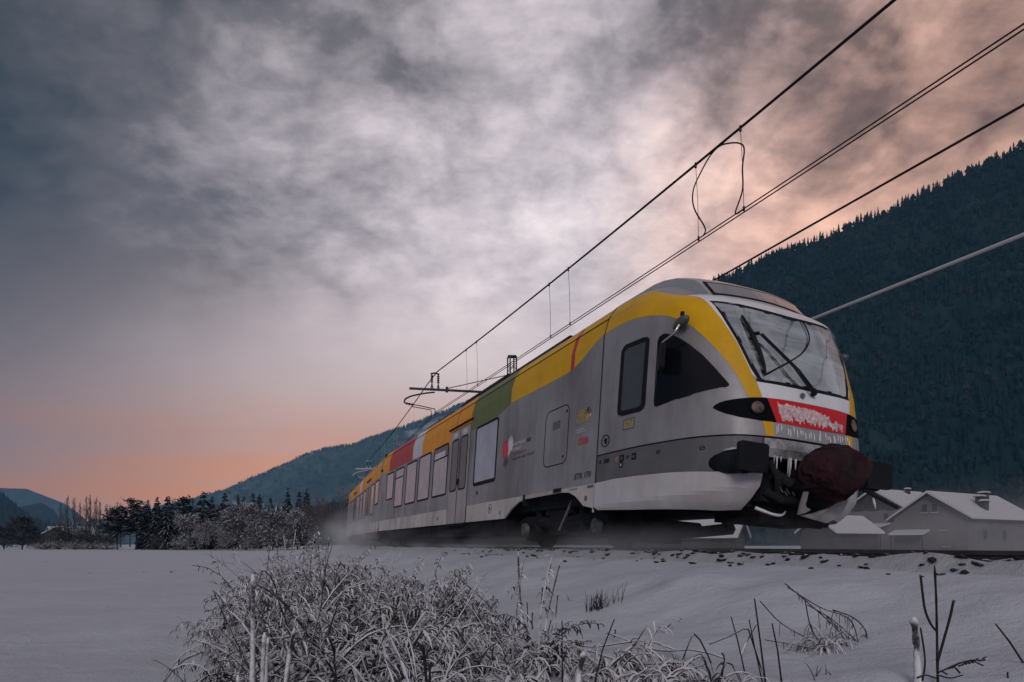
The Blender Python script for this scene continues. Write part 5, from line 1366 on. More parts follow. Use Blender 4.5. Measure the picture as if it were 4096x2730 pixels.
def bare(x, y, h, r, label, seed, group=None, m=None, upright=.8, n1=26, name='bare_tree'):
    rg = random.Random(seed); t_ = place_tree(name, x, y); tag(t_, label, 'tree', group)
    m = m or BARE; tr = MB(); cr = MB()
    k0 = h * .011; sw = [Vector((0, 0, 0)), Vector((rg.uniform(-.3, .3), 0, h * .35)), Vector((rg.uniform(-.4, .4), 0, h * .7)), Vector((0, 0, h))]
    tr.tube(sw, [k0 * 1.4, k0, k0 * .6, .01], 6)
    for i in range(n1):
        t = .16 + .80 * i / n1; b_ = sw[0].lerp(sw[3], t); a = rg.random() * 6.2832
        d = Vector((math.cos(a) * (1 - upright), math.sin(a) * (1 - upright), upright)).normalized(); ln = (r * 2.2) * (1.05 - t) * rg.uniform(.6, 1.1) + .4
        P = [b_, b_ + d * ln * .5 + Vector((math.cos(a), math.sin(a), 0)) * ln * .12, b_ + d * ln + Vector((math.cos(a), math.sin(a), 0)) * ln * .10]
        cr.tube(P, [k0 * .45, k0 * .28, .012], 4, cap=False)
        for j in range(9):
            f = rg.uniform(.2, 1); p = P[0].lerp(P[1], f * 2) if f < .5 else P[1].lerp(P[2], f * 2 - 1)
            dd = (d + Vector((rg.uniform(-.8, .8), rg.uniform(-.8, .8), rg.uniform(-.1, .6)))).normalized(); l2 = ln * rg.uniform(.2, .42)
            cr.tube([p, p + dd * l2], [k0 * .20 + .006, .007], 3, cap=False)
    tr.build('trunk', m, t_); cr.build('crown', m, t_); return t_
def at(px, depth): return ((px - 2048) / FPX * depth, depth)
def hgt(py, depth): return EYE + (2178 - py) / FPX * depth - .02
G1, G2, G3, G4 = 'trees of the dark clump across the field', 'frosted shrubs at the field edge', 'bare poplars beyond the field', 'small conifers behind the frosted shrubs'
pine(*at(470, 112), hgt(2035, 112), 3.0, 'leftmost dark pine of the clump, broad and flat topped', 1, G1)
pine(*at(545, 114), hgt(2005, 114), 2.5, 'dark pine with layered crown right of the broad leftmost pine', 2, G1, .28)
spruce(*at(592, 118), hgt(2000, 118), 2.4, 'dark slender spruce squeezed between two pines of the clump', 3, G1)
spruce(*at(628, 112), hgt(1988, 112), 2.5, 'dark pointed spruce with snowy tip in the clump middle', 4, G1)
spruce(*at(672, 110), hgt(1982, 110), 2.9, 'tall dark spruce standing left of the pale frosted tree', 5, G1)
pine(*at(728, 122), hgt(1995, 122), 3.2, 'dark round pine behind the pale frosted tree', 6, G1, .3)
spruce(*at(812, 118), hgt(1965, 118), 4.0, 'tallest dark spruce, standing above the pale frosted tree', 7, G1)
spruce(*at(848, 124), hgt(1985, 124), 2.6, 'dark spruce just right of the tallest one', 8, G1)
spruce(*at(900, 120), hgt(1970, 120), 3.4, 'dark spruce rising left of the biggest frosted shrub', 9, G1)
pine(*at(868, 116), hgt(2040, 116), 3.4, 'dark spreading pine low behind the frosted shrubs', 10, G1, .2)
for i, (px, py, d, lab) in enumerate(((952, 1980, 140, 'small conifer tip first right of the tall spruces'), (975, 1985, 145, 'small conifer tip second right of the tall spruces'), (1012, 1970, 142, 'twin conifer tip, left one, above the big frosted shrub'), (1038, 1975, 138, 'twin conifer tip, right one, above the big frosted shrub'),
                                      (1083, 1988, 150, 'short dark conifer right of the twin tips'), (1150, 1960, 135, 'dark conifer above the right end of the frosted shrubs'), (1196, 1975, 140, 'slim dark conifer near the train end'), (1228, 1970, 135, 'last dark conifer before the train end'))):
    spruce(*at(px, d), hgt(py, d), 2.3, lab, 20 + i, G4)
frosted(*at(745, 104), hgt(2032, 104), 2.6, 'pale frosted tree standing in front of the dark clump', 31, 900, group=G2)
frosted(*at(725, 101), hgt(2155, 101), 1.6, 'low frosted bush at the foot of the pale frosted tree', 32, 500, group=G2, name='frosted_shrub', twig=1.6)
frosted(*at(862, 101), hgt(2075, 101), 3.2, 'frosted shrub at the left end of the big shrub bank', 33, 1500, group=G2, name='frosted_shrub')
frosted(*at(985, 100), hgt(2005, 100), 4.2, 'tallest frosted shrub with domed crown in the shrub bank', 34, 2600, group=G2, name='frosted_shrub')
frosted(*at(1090, 98), hgt(2030, 98), 4.2, 'broad frosted shrub right of the tallest domed one', 35, 2600, group=G2, name='frosted_shrub')
frosted(*at(1190, 96), hgt(2045, 96), 3.4, 'frosted shrub at the right end of the bank, above the weeds', 36, 1800, group=G2, name='frosted_shrub')
frosted(*at(930, 98), hgt(2125, 98), 2.6, 'low frosted shrub in front of the domed one', 37, 900, group=G2, name='frosted_shrub', twig=1.3)
frosted(*at(1040, 96), hgt(2120, 96), 2.8, 'low frosted shrub in front of the broad one', 38, 900, group=G2, name='frosted_shrub', twig=1.3)
frosted(*at(620, 104), hgt(2140, 104), 1.8, 'low dark rimed bush among the pine trunks', 39, 500, FROSTD, 'frosted_shrub', G2, twig=1.5)
frosted(*at(88, 112), hgt(2058, 112), 2.9, 'big round dark shrub at the left edge of the field', 40, 2200, FROSTD, 'round_shrub', twig=.9)
frosted(*at(15, 120), hgt(2075, 120), 2.6, 'dark shrub cut by the left picture edge', 41, 1200, FROSTD, 'round_shrub', twig=.9)
for i, (px, py, d) in enumerate(((200, 2105, 124), (260, 2098, 126), (320, 2102, 122), (375, 2095, 125), (425, 2110, 120))):
    frosted(*at(px, d), hgt(py, d), 2.9, ['first', 'second', 'third', 'fourth', 'fifth'][i] + ' dark hedge shrub counted from the round shrub to the pines', 50 + i, 1100, FROSTD, 'hedge_shrub', 'dark hedge across the field', wide=1.3)
for i, (px, py, d) in enumerate(((180, 2172, 106), (235, 2168, 108), (300, 2165, 107), (365, 2172, 106), (425, 2176, 105))):
    frosted(*at(px, d), hgt(py, d), 1.5, ['first', 'second', 'third', 'fourth', 'fifth'][i] + ' low rimed bramble from the left along the field edge', 60 + i, 420, FROST, 'bramble', 'low brambles along the field edge', wide=1.9, twig=3.0)
for i, (px, py, d) in enumerate(((270, 1982, 200), (298, 1990, 205), (345, 1985, 196), (362, 1978, 202), (385, 1990, 198), (400, 2005, 204), (318, 2010, 210), (245, 2010, 208))):
    bare(*at(px, d), hgt(py, d), 2.6, ['tallest bare poplar of the left pair', 'slightly lower bare poplar right of the left pair', 'bare poplar at the left of the right group', 'tallest bare poplar in the right group', 'slim bare poplar right of the tallest', 'last low bare poplar of the right group', 'thin bare poplar in the gap between the groups', 'first low bare poplar on the left'][i], 70 + i, G3, upright=.86, name='poplar_tree')
for i, (px, py, d) in enumerate(((430, 2015, 230), (470, 2005, 235), (482, 2010, 228), (520, 2012, 232), (580, 2010, 236), (688, 1990, 190), (750, 2000, 188))):
    bare(*at(px, d), hgt(py, d), 3.0, ['first', 'second', 'third', 'fourth', 'fifth', 'sixth', 'seventh'][i] + ' bare round tree from the left behind the dark clump', 80 + i, 'bare trees behind the clump', upright=.6)
for i, (px, py, d, lab) in enumerate(((1268, 2005, 110, 'grey bare tree behind the weeds, left of the train end'), (1320, 2020, 100, 'grey bare tree nearest to the rear of the train'), (1362, 1955, 118, 'pale many stemmed bare tree beside the last carriage'), (1235, 2040, 104, 'low grey thicket tree beside the frosted shrubs'), (1290, 2050, 96, 'low grey bare tree in front of the pale one'), (1400, 2000, 125, 'bare tree hidden half behind the last carriage'))):
    bare(*at(px, d), hgt(py, d), 2.8, lab, 90 + i, 'bare trees by the rear of the train', m=BAREL if i in (2, 0) else BARE, upright=.5, n1=34)

# ================================================================== weeds in the foreground
WEED = snowy('frosted_weed', (.045, .040, .040), (.68, .67, .72), lo=-.34, hi=.34, nscale=45, namp=.45, bvar=.5)
WEEDM = snowy('half_frosted_weed', (.040, .034, .033), (.60, .60, .65), lo=-.10, hi=.55, nscale=45, namp=.5, bvar=.5)
WEEDD = snowy('dark_weed', (.022, .020, .022), (.50, .50, .55), lo=.45, hi=.9, nscale=45, namp=.35, bvar=.5)
RIME = snowy('rimed_stalk', (.060, .052, .050), (.72, .72, .76), lo=-.45, hi=.35, nscale=70, namp=.6, bvar=.5)
def ray_ground(px, py):
    dx_ = (px - 2048) / FPX; dz_ = (2178 - py) / FPX; lo, hi = .3, 60.0; t = lo
    while t < hi:
        if EYE + dz_ * t < gz(dx_ * t, t): break
        t *= 1.02
    return Vector((dx_ * t, t, gz(dx_ * t, t))), t
def bend(p0, d, ln, droop, n, rg, wob=.04):
    """a stem from p0 heading d, sagging with its own weight"""
    P = [Vector(p0)]; v = Vector(d).normalized(); st = ln / n
    for i in range(n):
        v = (v + Vector((rg.uniform(-wob, wob), rg.uniform(-wob, wob), -droop / n * (1 + i * .5)))).normalized(); P.append(P[-1] + v * st)
    return P
def leaf(mb, p, d, ln, r, rg, n=3, sides=4, droop=1.2):
    P = bend(p, d, ln, droop, n, rg, .12); rs = [r * .55] + [r * (1.0 - .25 * k / n) for k in range(1, n)] + [r * .25]
    mb.tube(P, rs, sides, cap=False)
def along(P, f):
    k = min(int(f * (len(P) - 1)), len(P) - 2); return P[k].lerp(P[k + 1], f * (len(P) - 1) - k), (P[k + 1] - P[k]).normalized()
def plume(x, y, h, label, seed, stems=9, spread=.5, leaves=26, m=None, droop=.9, fat=1.0, group='frosted weeds of the foreground clump', lean=(0, 0), name='frosted_weed'):
    """upright weed: arching stems set with drooping rimed leaves"""
    rg = random.Random(seed); t_ = empty(name, (x, y, gz(x, y))); tag(t_, label, 'weed', group)
    st = MB(); lf = MB()
    for k in range(stems):
        a = rg.random() * 6.2832; q = rg.random() * spread
        d = Vector((math.cos(a) * q + lean[0], math.sin(a) * q + lean[1], 1)); ln = h * rg.uniform(.65, 1.12) * (1 + .25 * q)
        P = bend((rg.gauss(0, .05), rg.gauss(0, .05), -.02), d, ln, droop * rg.uniform(.5, 1.3), 8, rg, .05)
        st.tube(P, [.006 * fat, .006 * fat, .0056 * fat, .0054 * fat, .005 * fat, .0045 * fat, .004 * fat, .0036 * fat, .003], 4, cap=False)
        for j in range(leaves):
            f = .22 + .78 * (j + rg.random()) / leaves; p, tg = along(P, min(.999, f))
            aa_ = rg.random() * 6.2832; o_ = tg.orthogonal().normalized(); o_.rotate(Matrix.Rotation(aa_, 3, tg))
            dd = (o_ + tg * .5 + Vector((0, 0, .25))).normalized()
            leaf(lf, p, dd, rg.uniform(.04, .095) * (1.15 - .45 * f) * fat, rg.uniform(.0040, .0066) * fat, rg, 3, 3, 1.5)
            if j % 5 == 4 and f < .9:           # side shoot
                S_ = bend(p, (o_ + tg * .9), h * rg.uniform(.10, .22), 1.0, 4, rg, .1); st.tube(S_, [.003 * fat, .0026 * fat, .002, .002, .0015], 3, cap=False)
                for w_ in range(7):
                    p2, t2 = along(S_, rg.uniform(.2, .99)); o2 = t2.orthogonal().normalized(); o2.rotate(Matrix.Rotation(rg.random() * 6.28, 3, t2))
                    leaf(lf, p2, o2 + t2 * .7, rg.uniform(.025, .06) * fat, rg.uniform(.0035, .0055) * fat, rg, 2, 3, 1.4)
    tw = MB()
    for k in range(3):                        # thin bare twigs standing through the leaves
        a = rg.random() * 6.2832; P = bend((rg.gauss(0, .06), rg.gauss(0, .06), 0), (math.cos(a) * .45 + lean[0], math.sin(a) * .45, 1), h * rg.uniform(.7, 1.15), .35, 6, rg, .09)
        tw.tube(P, [.003, .0028, .0025, .0022, .002, .0016, .001], 3, cap=False)
        for j in range(9):
            p, tg = along(P, rg.uniform(.3, .98)); o_ = tg.orthogonal().normalized(); o_.rotate(Matrix.Rotation(rg.random() * 6.28, 3, tg)); Q_ = bend(p, o_ * .8 + tg, h * rg.uniform(.05, .16), .2, 3, rg, .15); tw.tube(Q_, [.0018, .0016, .0013, .0009], 3, cap=False)
    tw.build('twigs', m or WEEDM, t_)['kind'] = 'stuff'
    st.build('stems', m or WEED, t_); lf.build('leaves', m or WEED, t_)['kind'] = 'stuff'
    return t_
def dome(x, y, h, r, label, seed, n=70, fat=1.0, group='snow bowed grass mounds of the foreground clump', m=None):
    """grass bowed over by snow: strands that rise, arch and hang to the ground"""
    rg = random.Random(seed); t_ = empty('bowed_grass', (x, y, gz(x, y))); tag(t_, label, 'grass tuft', group)
    st = MB(); tw = MB()
    for k in range(n):
        a = rg.random() * 6.2832; d = Vector((math.cos(a) * .55, math.sin(a) * .55, rg.uniform(.7, 1.3))); ln = (h + r) * rg.uniform(.65, 1.1)
        P = bend((rg.gauss(0, r * .22), rg.gauss(0, r * .22), -.02), d, ln, rg.uniform(1.2, 2.3) if rg.random() < .86 else rg.uniform(.1, .7), 9, rg, .10)
        P = [p if p.z > -.03 else Vector((p.x, p.y, -.03 + rg.random() * .02)) for p in P]
        f_ = fat * rg.uniform(.6, 1.25)
        st.tube(P, [q_ * f_ * rg.uniform(.55, 1.35) for q_ in (.003, .0045, .0055, .006, .0065, .006, .0055, .0045, .0035, .0018)], 5, cap=False)
        for j in range(8):
            p, tg = along(P, rg.uniform(.25, .98)); o_ = tg.orthogonal().normalized(); o_.rotate(Matrix.Rotation(rg.random() * 6.28, 3, tg))
            leaf(tw, p, o_ * .8 + tg, rg.uniform(.03, .10) * fat, rg.uniform(.0022, .005) * fat, rg, 3, 3, 1.1)
    st.build('strands', m or WEED, t_)['kind'] = 'stuff'; tw.build('side_blades', m or WEED, t_)['kind'] = 'stuff'
    return t_
YT = [(830, 2560), (860, 2420), (900, 2300), (950, 2235), (1050, 2205), (1150, 2190), (1230, 2175), (1320, 2180), (1420, 2235), (1500, 2300), (1560, 2285), (1620, 2265), (1700, 2250), (1800, 2275), (1900, 2330), (2000, 2420), (2100, 2480), (2180, 2560)]
def ytop(px): return float(np.interp(px, [p[0] for p in YT], [p[1] for p in YT]))
ORD = ['first', 'second', 'third', 'fourth', 'fifth', 'sixth', 'seventh', 'eighth', 'ninth', 'tenth', 'eleventh', 'twelfth', 'thirteenth', 'fourteenth']
rg = random.Random(77)
rows_ = [(6.3, -.02, 1040, 1500, 9, 'back'), (5.4, .04, 1020, 1880, 12, 'second'), (4.6, .17, 1010, 1960, 12, 'third'), (4.0, .33, 1010, 2040, 12, 'fourth'), (3.5, .52, 1030, 2100, 11, 'front')]
for ri, (dep, fr, x0, x1, n, rn) in enumerate(rows_):
    for k in range(n):
        px = x0 + (x1 - x0) * (k + .5 + rg.uniform(-.3, .3)) / n; d = dep * rg.uniform(.95, 1.06)
        yt = ytop(px) + (2730 - ytop(px)) * fr + rg.uniform(-25, 30)
        x, y = at(px, d); h = max(.16, EYE - (yt - 2178) / FPX * d - gz(x, y))
        if ri < 3 or (ri == 3 and k % 2 == 0):
            plume(x, y, h * 1.12, ORD[k] + ' spot from the left in the ' + rn + ' row of the clump, a rimed weed', 200 + ri * 20 + k, stems=rg.randint(8, 12), leaves=28, fat=(.9 + .12 * ri) * rg.uniform(.75, 1.2), spread=rg.uniform(.3, .6), m=rg.choice((WEED, WEED, WEEDM)))
        else:
            dome(x, y, h * .8, h * .75, ORD[k] + ' spot from the left in the ' + rn + ' row of the clump, a snow bowed grass mound', 300 + ri * 20 + k, n=64, fat=(.95 + .06 * ri) * rg.uniform(.75, 1.3), m=rg.choice((WEED, WEED, WEEDM)))
# individual tall pieces of the clump
x, y = at(1236, 4.9); plume(x, y, .86, 'tall weed whose curled rimed tip stands highest in the clump', 401, stems=4, spread=.12, leaves=34, fat=1.0, droop=.7)
x, y = at(1640, 4.6); plume(x, y, .74, 'slim rimed weed with twin tips in front of the carriage side', 402, stems=4, spread=.16, leaves=30, fat=.9)
x, y = at(2062, 3.6); plume(x, y, .72, 'tall branching weed with seed plume below the wheel arch', 403, stems=2, spread=.06, leaves=22, fat=1.0, droop=.35)
x, y = at(2130, 3.7); plume(x, y, .50, 'dark feathery weed at the right end of the clump', 404, stems=5, spread=.6, leaves=26, fat=.8, m=WEEDD)
x, y = at(960, 4.4); plume(x, y, .55, 'rimed weed leaning out over the field at the clump left edge', 405, stems=7, spread=.3, leaves=26, lean=(-.3, 0), fat=.9)
x, y = at(965, 3.6); plume(x, y, .5, 'low rimed weed leaning left above the thick stalks', 406, stems=7, spread=.3, leaves=24, lean=(-.25, 0), fat=.9)
x, y = at(960, 3.0); plume(x, y, .34, 'dark weed at the lower left corner of the clump', 407, stems=8, spread=.6, leaves=22, m=WEEDD, fat=.8)
x, y = at(1640, 2.95); dome(x, y, .22, .30, 'big snow bowed grass mound at the bottom middle', 408, n=130, fat=.8)
x, y = at(1420, 3.25); dome(x, y, .16, .22, 'small bowed grass mound left of the big bottom one', 409, n=60, fat=.8)
x, y = ray_ground(2200, 2700)[0].xy; dome(x, y, .12, .24, 'low snow caked mound of fallen weeds at the bottom, right of the big mound', 410, n=70, fat=1.1)
x, y = ray_ground(2420, 2735)[0].xy; dome(x, y, .10, .26, 'flat snow caked heap of fallen stems at the bottom edge', 411, n=60, fat=1.1)
x, y = ray_ground(2010, 2720)[0].xy; dome(x, y, .14, .22, 'snow caked heap of stems beside the big bottom mound', 412, n=60, fat=1.1)
x, y = ray_ground(2640, 2755)[0].xy; dome(x, y, .09, .24, 'snow caked heap of fallen stems under the bent blades', 413, n=60, fat=1.0)
x, y = ray_ground(2860, 2780)[0].xy; dome(x, y, .09, .20, 'last snow caked heap at the bottom edge, before the dry tangle', 414, n=50, fat=.95, m=WEEDM)
x, y = ray_ground(2310, 2650)[0].xy; plume(x, y, .13, 'low rimed weed lying among the fallen stems', 415, stems=7, spread=1.3, leaves=18, fat=1.0)
x, y = ray_ground(2560, 2690)[0].xy; plume(x, y, .12, 'second low rimed weed among the fallen stems, farther right', 416, stems=7, spread=1.3, leaves=18, fat=.9, m=WEEDM)
def stalk(name, pts, r, label, m=RIME, group=None, rough=.25, cap=True, seed=1, cat='stalk'):
    """single stem through photo points (px, py); its depth is where its foot meets the snow"""
    rg = random.Random(seed); foot, dep = ray_ground(*pts[-1])
    P = [pix(px, py, dep * (1 + .02 * i)) for i, (px, py) in enumerate(pts[:-1])] + [foot - Vector((0, 0, .03))]
    P = P[::-1]; Q = resample([tuple(p) for p in P], 16); rs = [r * (1.05 - .35 * k / 15) * (1 + rough * (rg.random() - .5) * 2) for k in range(16)]
    if cap: rs[-2] *= 1.25; rs[-1] *= .55
    o = Vector(Q[0]); t_ = empty(name, o); tag(t_, label, cat, group)
    MB().tube([Vector(q) - o for q in Q], rs, 7).build('stem', m, t_, True)
    return t_, Q, o, dep
stalk('frosted_stalk', [(1012, 2298), (1012, 2500), (1006, 2900)], .0125, 'tall thick rime coated stalk at the left of the clump', seed=2)
stalk('frosted_stalk', [(1058, 2530), (1040, 2900)], .0115, 'thick rime coated stalk just right of the tall thick one', seed=3)
stalk('frosted_stalk', [(1072, 2552), (1054, 2905)], .009, 'slightly lower rimed stalk touching the second thick one', seed=4)
stalk('frosted_stalk', [(1178, 2516), (1160, 2600), (1118, 2900)], .011, 'thick rimed stalk leaning right, third from the left', seed=5)
stalk('frosted_stalk', [(952, 2702), (946, 2920)], .010, 'short rimed stump at the bottom left corner of the clump', seed=6)
stalk('thin_stalk', [(1314, 2148), (1310, 2250), (1306, 2480)], .006, 'thin straight stalk standing above the back of the clump', seed=7, rough=.1)
stalk('frosted_stalk', [(2072, 2206), (2076, 2300), (2085, 2450), (2098, 2660)], .0075, 'white rimed upright stalk beside the branching weed', seed=8)
stalk('frosted_stalk', [(2170, 2335), (2166, 2450), (2158, 2610)], .0065, 'rimed stalk at the right end of the clump', seed=9)
stalk('frosted_stalk', [(2243, 2240), (2215, 2350), (2185, 2480), (2172, 2610)], .006, 'thin rimed stalk leaning right beyond the clump', seed=10)
for i, (a, b_, c, lab) in enumerate((((2130, 2440), (2128, 2520), (2122, 2620), 'short rimed shoot left of the leaning stalk'), ((2108, 2400), (2112, 2500), (2118, 2640), 'rimed shoot between the white stalk and the leaning one'), ((2205, 2475), (2190, 2540), (2176, 2620), 'short rimed shoot right of the leaning stalk'), ((2232, 2370), (2222, 2470), (2200, 2600), 'fine shoot at the far right of the rimed group'))):
    stalk('frosted_stalk', [a, b_, c], .005, lab, seed=11 + i)
stalk('dark_stalk', [(1688, 2578), (1700, 2640), (1718, 2930)], .0085, 'dark knobbly stalk with rime tip at the bottom middle', WEEDD, seed=20)
stalk('dark_stalk', [(1718, 2648), (1726, 2940)], .0075, 'short dark stalk beside the knobbly one', WEEDD, seed=21)
stalk('frosted_stalk', [(2335, 2610), (2318, 2680), (2300, 2860)], .016, 'blunt thick stalk near the camera at the bottom middle', RIME, seed=22)
stalk('dark_stalk', [(2248, 2482), (2250, 2760)], .0042, 'thin upright dark stalk right of the clump', WEEDD, seed=23, rough=.05, cap=False)
stalk('dark_stalk', [(2458, 2476), (2410, 2600), (2365, 2765)], .0042, 'thin dark stalk leaning right over open snow', WEEDD, seed=24, rough=.05, cap=False)
stalk('dark_stalk', [(2462, 2518), (2455, 2552)], .006, 'tiny dark stub beside the leaning stalk', WEEDD, seed=25)
stalk('dark_stalk', [(2238, 2536), (2222, 2600), (2205, 2632)], .004, 'short bent stalk right of the clump foot', WEEDD, seed=26, cap=False)
stalk('dark_stalk', [(3018, 2395), (3040, 2560), (3066, 2760)], .0045, 'tall dark blade leaning left, right of the bent stems', WEEDD, seed=27, rough=.05, cap=False)
stalk('dark_stalk', [(2924, 2468), (2950, 2560), (2985, 2700)], .0038, 'dark blade left of the tall dark blade', WEEDD, seed=28, rough=.05, cap=False)
stalk('dark_stalk', [(3088, 2494), (3110, 2600), (3130, 2745)], .0042, 'dark blade right of the tall dark blade', WEEDD, seed=29, rough=.05, cap=False)
stalk('dark_stalk', [(2996, 2478), (3020, 2600), (3058, 2750)], .0035, 'slim blade crossing behind the tall dark blade', WEEDD, seed=30, rough=.05, cap=False)
stalk('broken_stalk', [(2838, 2578), (2920, 2545), (2990, 2508), (3040, 2660), (3080, 2760)], .0038, 'broken blade folded over to the left', WEEDD, seed=31, rough=.05, cap=False)
stalk('broken_stalk', [(2730, 2640), (2772, 2532), (2800, 2560), (2840, 2640), (2880, 2740)], .0042, 'blade bent into a sharp peak left of the dark blades', WEEDD, seed=32, rough=.08, cap=False)
stalk('broken_stalk', [(2870, 2720), (2905, 2650), (2930, 2660), (2980, 2745)], .0042, 'low blade bent into a peak at the bottom edge', WEEDD, seed=33, rough=.08, cap=False)
stalk('broken_stalk', [(3030, 2490), (2985, 2570), (2948, 2640)], .005, 'rimed blade lying askew against the dark blades', RIME, seed=34, rough=.1, cap=False)
stalk('dark_stalk', [(3982, 2496), (4040, 2570), (4110, 2650)], .0042, 'thin dark stalk slanting at the right picture edge', WEEDD, seed=35, rough=.05, cap=False)
stalk('dark_stalk', [(4030, 2688), (4034, 2720)], .004, 'tiny dark sprout low at the right edge', WEEDD, seed=36, cap=False)
stalk('snow_capped_stalk', [(3655, 2470), (3668, 2600), (3680, 2800)], .016, 'soft snow capped stalk left of the forked dark shoot', RIME, seed=37, rough=.35)
# forked shoot at the right
t_, Q, o, dep = stalk('forked_shoot', [(3738, 2262), (3745, 2400), (3748, 2560), (3752, 2780)], .0056, 'dark forked shoot with rime flecks at the right', WEEDD, seed=40, rough=.12)
def arm(pts, r, nm='arm', m=WEEDD): 
    P = [pix(px, py, dep) - o for px, py in pts]; MB().tube([tuple(v) for v in catmull([tuple(p) for p in P], 4)], r, 6).build(nm, m, t_, True)
arm([(3745, 2525), (3722, 2495), (3700, 2440), (3690, 2370), (3682, 2300)], .0044); arm([(3750, 2650), (3775, 2560), (3800, 2470), (3815, 2400)], .0048); arm([(3690, 2725), (3700, 2640), (3682, 2510)], .0034)
rgx = random.Random(9)
fr = [(3752, 2690), (3790, 2672), (3830, 2655), (3880, 2642), (3940, 2640)]; arm(fr, .0045, 'frond')
for k in range(12):
    f = k / 12; p = (3765 + 165 * f, 2684 - 42 * f); arm([p, (p[0] + 18 + 12 * rgx.random(), p[1] + rgx.choice((-1, 1)) * (10 + 14 * rgx.random()))], .0036, 'frond_leaf')
arm([(3750, 2700), (3800, 2712), (3850, 2700)], .004, 'frond'); arm([(3748, 2715), (3700, 2700), (3670, 2712)], .004, 'frond')
# grass tuft, dry tangle, scraps on the open snow
def tuft(px, py, h, n, label, seed, name='grass_tuft', spread=.35, r=.0022, m=WEEDD, droop=.5):
    rg = random.Random(seed); p, d = ray_ground(px, py); t_ = empty(name, p); tag(t_, label, 'grass tuft'); mb = MB()
    for k in range(n):
        a = rg.random() * 6.2832; q = rg.random() * spread
        P = bend((rg.gauss(0, .045), rg.gauss(0, .03), -.02), (math.cos(a) * q, math.sin(a) * q, 1), h * rg.uniform(.5, 1.1), droop * rg.uniform(0, 1.5), 6, rg, .06)
        mb.tube(P, [r, r, r, r * .9, r * .8, r * .6, r * .3], 4, cap=False)
    mb.build('blades', m, t_)['kind'] = 'stuff'; return t_
tuft(2385, 2440, .19, 46, 'upright dry grass tuft on the open snow below the wheels', 500)
tuft(2455, 2420, .20, 7, 'thin feathery weed beside the upright grass tuft', 501, spread=.25)
tuft(2300, 2405, .09, 6, 'sparse twig left of the upright grass tuft', 502, spread=1.2, droop=1.5)
tuft(2670, 2520, .09, 22, 'snowy leaf scrap lying on the open snow', 503, 'leaf_scrap', 2.5, .004, WEEDM, 1.2)
tuft(2740, 2475, .06, 14, 'smaller leaf scrap right of the first one', 504, 'leaf_scrap', 2.5, .003, WEEDM, 1.2)
tuft(2400, 2240, .06, 6, 'low twig by the ballast below the wheels', 505, spread=1.0)
tuft(2720, 2695, .16, 9, 'sparse blades at the bottom edge left of the bent ones', 506, spread=.5)
tuft(3290, 2720, .10, 5, 'few blades at the bottom edge under the dry tangle', 507, spread=.9)
p, d = ray_ground(3330, 2600); t_ = empty('dry_tangle', p); tag(t_, 'tangle of dry curling stems bent over the snow at the right', 'dead weed'); mb = MB(); lf = MB(); rgt = random.Random(12)
for (a, b_, c, e) in (((3140, 2335), (3230, 2410), (3350, 2520), (3400, 2600)), ((3150, 2350), (3280, 2430), (3400, 2480), (3440, 2600)), ((3220, 2400), (3240, 2500), (3270, 2560), (3300, 2600)), ((3040, 2405), (3120, 2490), (3220, 2550), (3290, 2595)), ((3060, 2560), (3150, 2575), (3230, 2590), (3300, 2600)), ((3470, 2590), (3460, 2520), (3410, 2470), (3330, 2440)), ((3300, 2460), (3380, 2540), (3420, 2570), (3430, 2605)), ((3230, 2420), (3330, 2480), (3420, 2560), (3430, 2605))):
    P = [pix(q[0], q[1], d * rgt.uniform(.98, 1.03)) - p for q in (a, b_, c, e)]; P = [Vector(v) for v in catmull([tuple(q) for q in P], 5)]
    mb.tube(P, .0032, 4, cap=False)
    for k in range(9):
        q, tg = along(P, rgt.uniform(.15, .98)); o_ = tg.orthogonal().normalized(); o_.rotate(Matrix.Rotation(rgt.random() * 6.28, 3, tg)); leaf(lf, q, o_ + tg * .4, rgt.uniform(.03, .11), .0022, rgt, 5, 3, 2.0)
mb.build('stems', WEEDD, t_); lf.build('twigs', WEEDD, t_)['kind'] = 'stuff'
for k in range(60):
    pass
x, y = p.x - .05, p.y; dome(x, y, .06, .14, 'snowy mat of small leaves under the dry tangle', 520, n=40, fat=.6, group=None)
# fallen stems at the bottom edge
rgf = random.Random(41)
for i, (a, b_, lab) in enumerate((((2080, 2620), (2560, 2665), 'long snow covered stem lying flat, nearest the clump'), ((2200, 2640), (2760, 2700), 'long fallen stem lying below the first flat one'), ((2430, 2480 + 90), (2900, 2690), 'thin fallen stem slanting down to the right'), ((2300, 2600), (2700, 2640), 'fallen stem between the two long flat ones'), ((2100, 2690), (2500, 2720), 'fallen stem at the very bottom edge'))):
    pa, da = ray_ground(*a); pb_, db = ray_ground(*b_); o = (pa + pb_) / 2; t_ = empty('fallen_stem', o); tag(t_, lab, 'stem', 'fallen stems at the bottom edge')
    Q = [pa.lerp(pb_, k / 12) for k in range(13)]; Q = [Vector((q.x, q.y, gz(q.x, q.y) + .03 + .03 * math.sin(k * .5 + i) + .04 * math.sin(math.pi * k / 12))) - o for k, q in enumerate(Q)]
    MB().tube(Q, [.007 * rgf.uniform(.6, 1.1) for k in range(13)], 6).build('stem', WEED, t_, True)
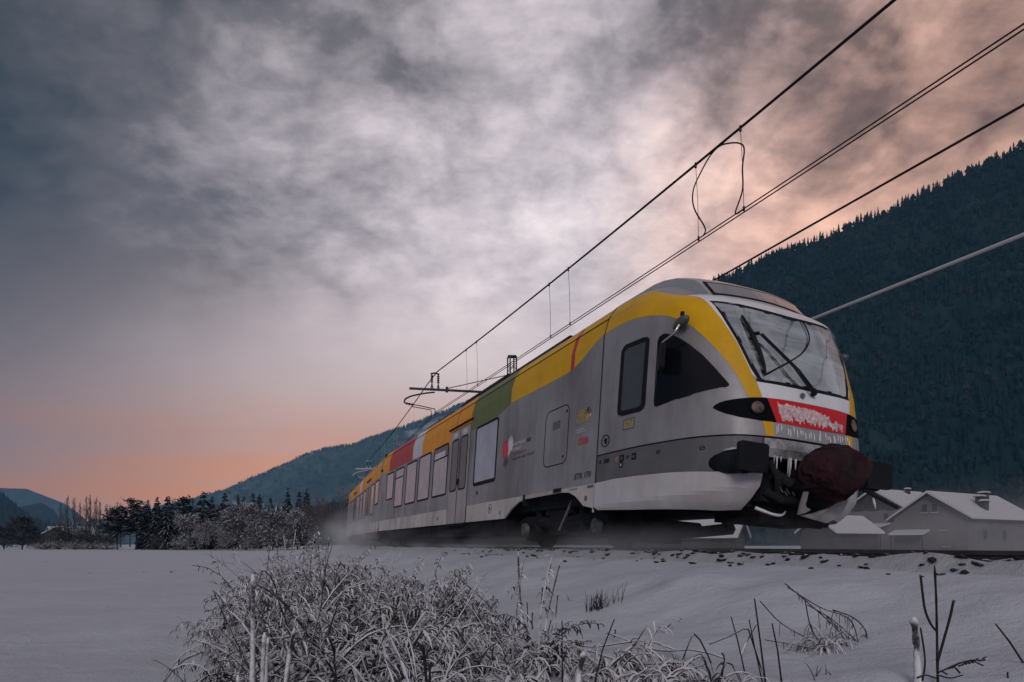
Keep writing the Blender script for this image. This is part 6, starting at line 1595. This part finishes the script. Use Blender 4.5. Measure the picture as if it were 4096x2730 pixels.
# small tufts poking through the field
for i, (px, py, lab) in enumerate(((685, 2292, 'small dark grass tuft alone on the field'), (572, 2290, 'faint grass tuft left of the lone dark one'), (360, 2242, 'tiny dark clod on the far left field'), (190, 2250, 'pale scuff of grass on the left field'), (742, 2230, 'tiny tuft near the far field edge'), (360, 2295, 'tiny tuft below the dark clod'))):
    tuft(px, py, .10 if i == 0 else .06, 14, lab, 540 + i, spread=.8, r=.004)

# ================================================================== snow whirled up by the train
def dust(name, label, ctr, size, dens, seed):
    o = link(name, None) if False else None
    bm = bmesh.new(); bmesh.ops.create_icosphere(bm, subdivisions=3, radius=1); me = bpy.data.meshes.new(name); bm.to_mesh(me); bm.free()
    o = link(name, me); u_, s_, z_ = ctr; o.location = us(u_, s_, z_); o.rotation_euler = (0, 0, YAW); o.scale = size
    m = bpy.data.materials.new(name); m.use_nodes = True
    for n_ in list(m.node_tree.nodes): m.node_tree.nodes.remove(n_)
    t = NT(m.node_tree); oc = t.n.new('ShaderNodeTexCoord').outputs['Object']
    fall = t.smooth(t.vmath('LENGTH', oc), 1.0, .25)
    wsp = t.vmath('MULTIPLY', oc, (size[0], size[1] * .55, size[2] * 1.3))
    nz = t.smooth(t.noise(t.vmath('ADD', wsp, (seed, 0, 0)), .9, 3, .55, .6), .36, .72)
    pv = t.n.new('ShaderNodeVolumePrincipled'); pv.inputs['Color'].default_value = (.86, .88, .93, 1)
    t.put(pv.inputs['Density'], t.math('MULTIPLY', t.math('MULTIPLY', fall, nz), dens))
    ou = t.n.new('ShaderNodeOutputMaterial'); t.l.new(pv.outputs[0], ou.inputs['Volume']); me.materials.append(m)
    tag(o, label, 'snow dust', kind='stuff'); return o
dust('snow_dust', 'powder snow whirled up along the rear carriages', (6.0, 30, RAILZ + .35), (3.6, 16, 1.9), .36, 3.0)
dust('snow_dust', 'powder snow drifting under the leading carriage', (5.2, 12.5, RAILZ - .02), (1.8, 10.0, .60), .60, 9.0)
dust('snow_dust', 'powder snow blowing off in front of the houses', (8.2, 3.5, RAILZ + .25), (2.8, 8.0, .75), .22, 17.0)
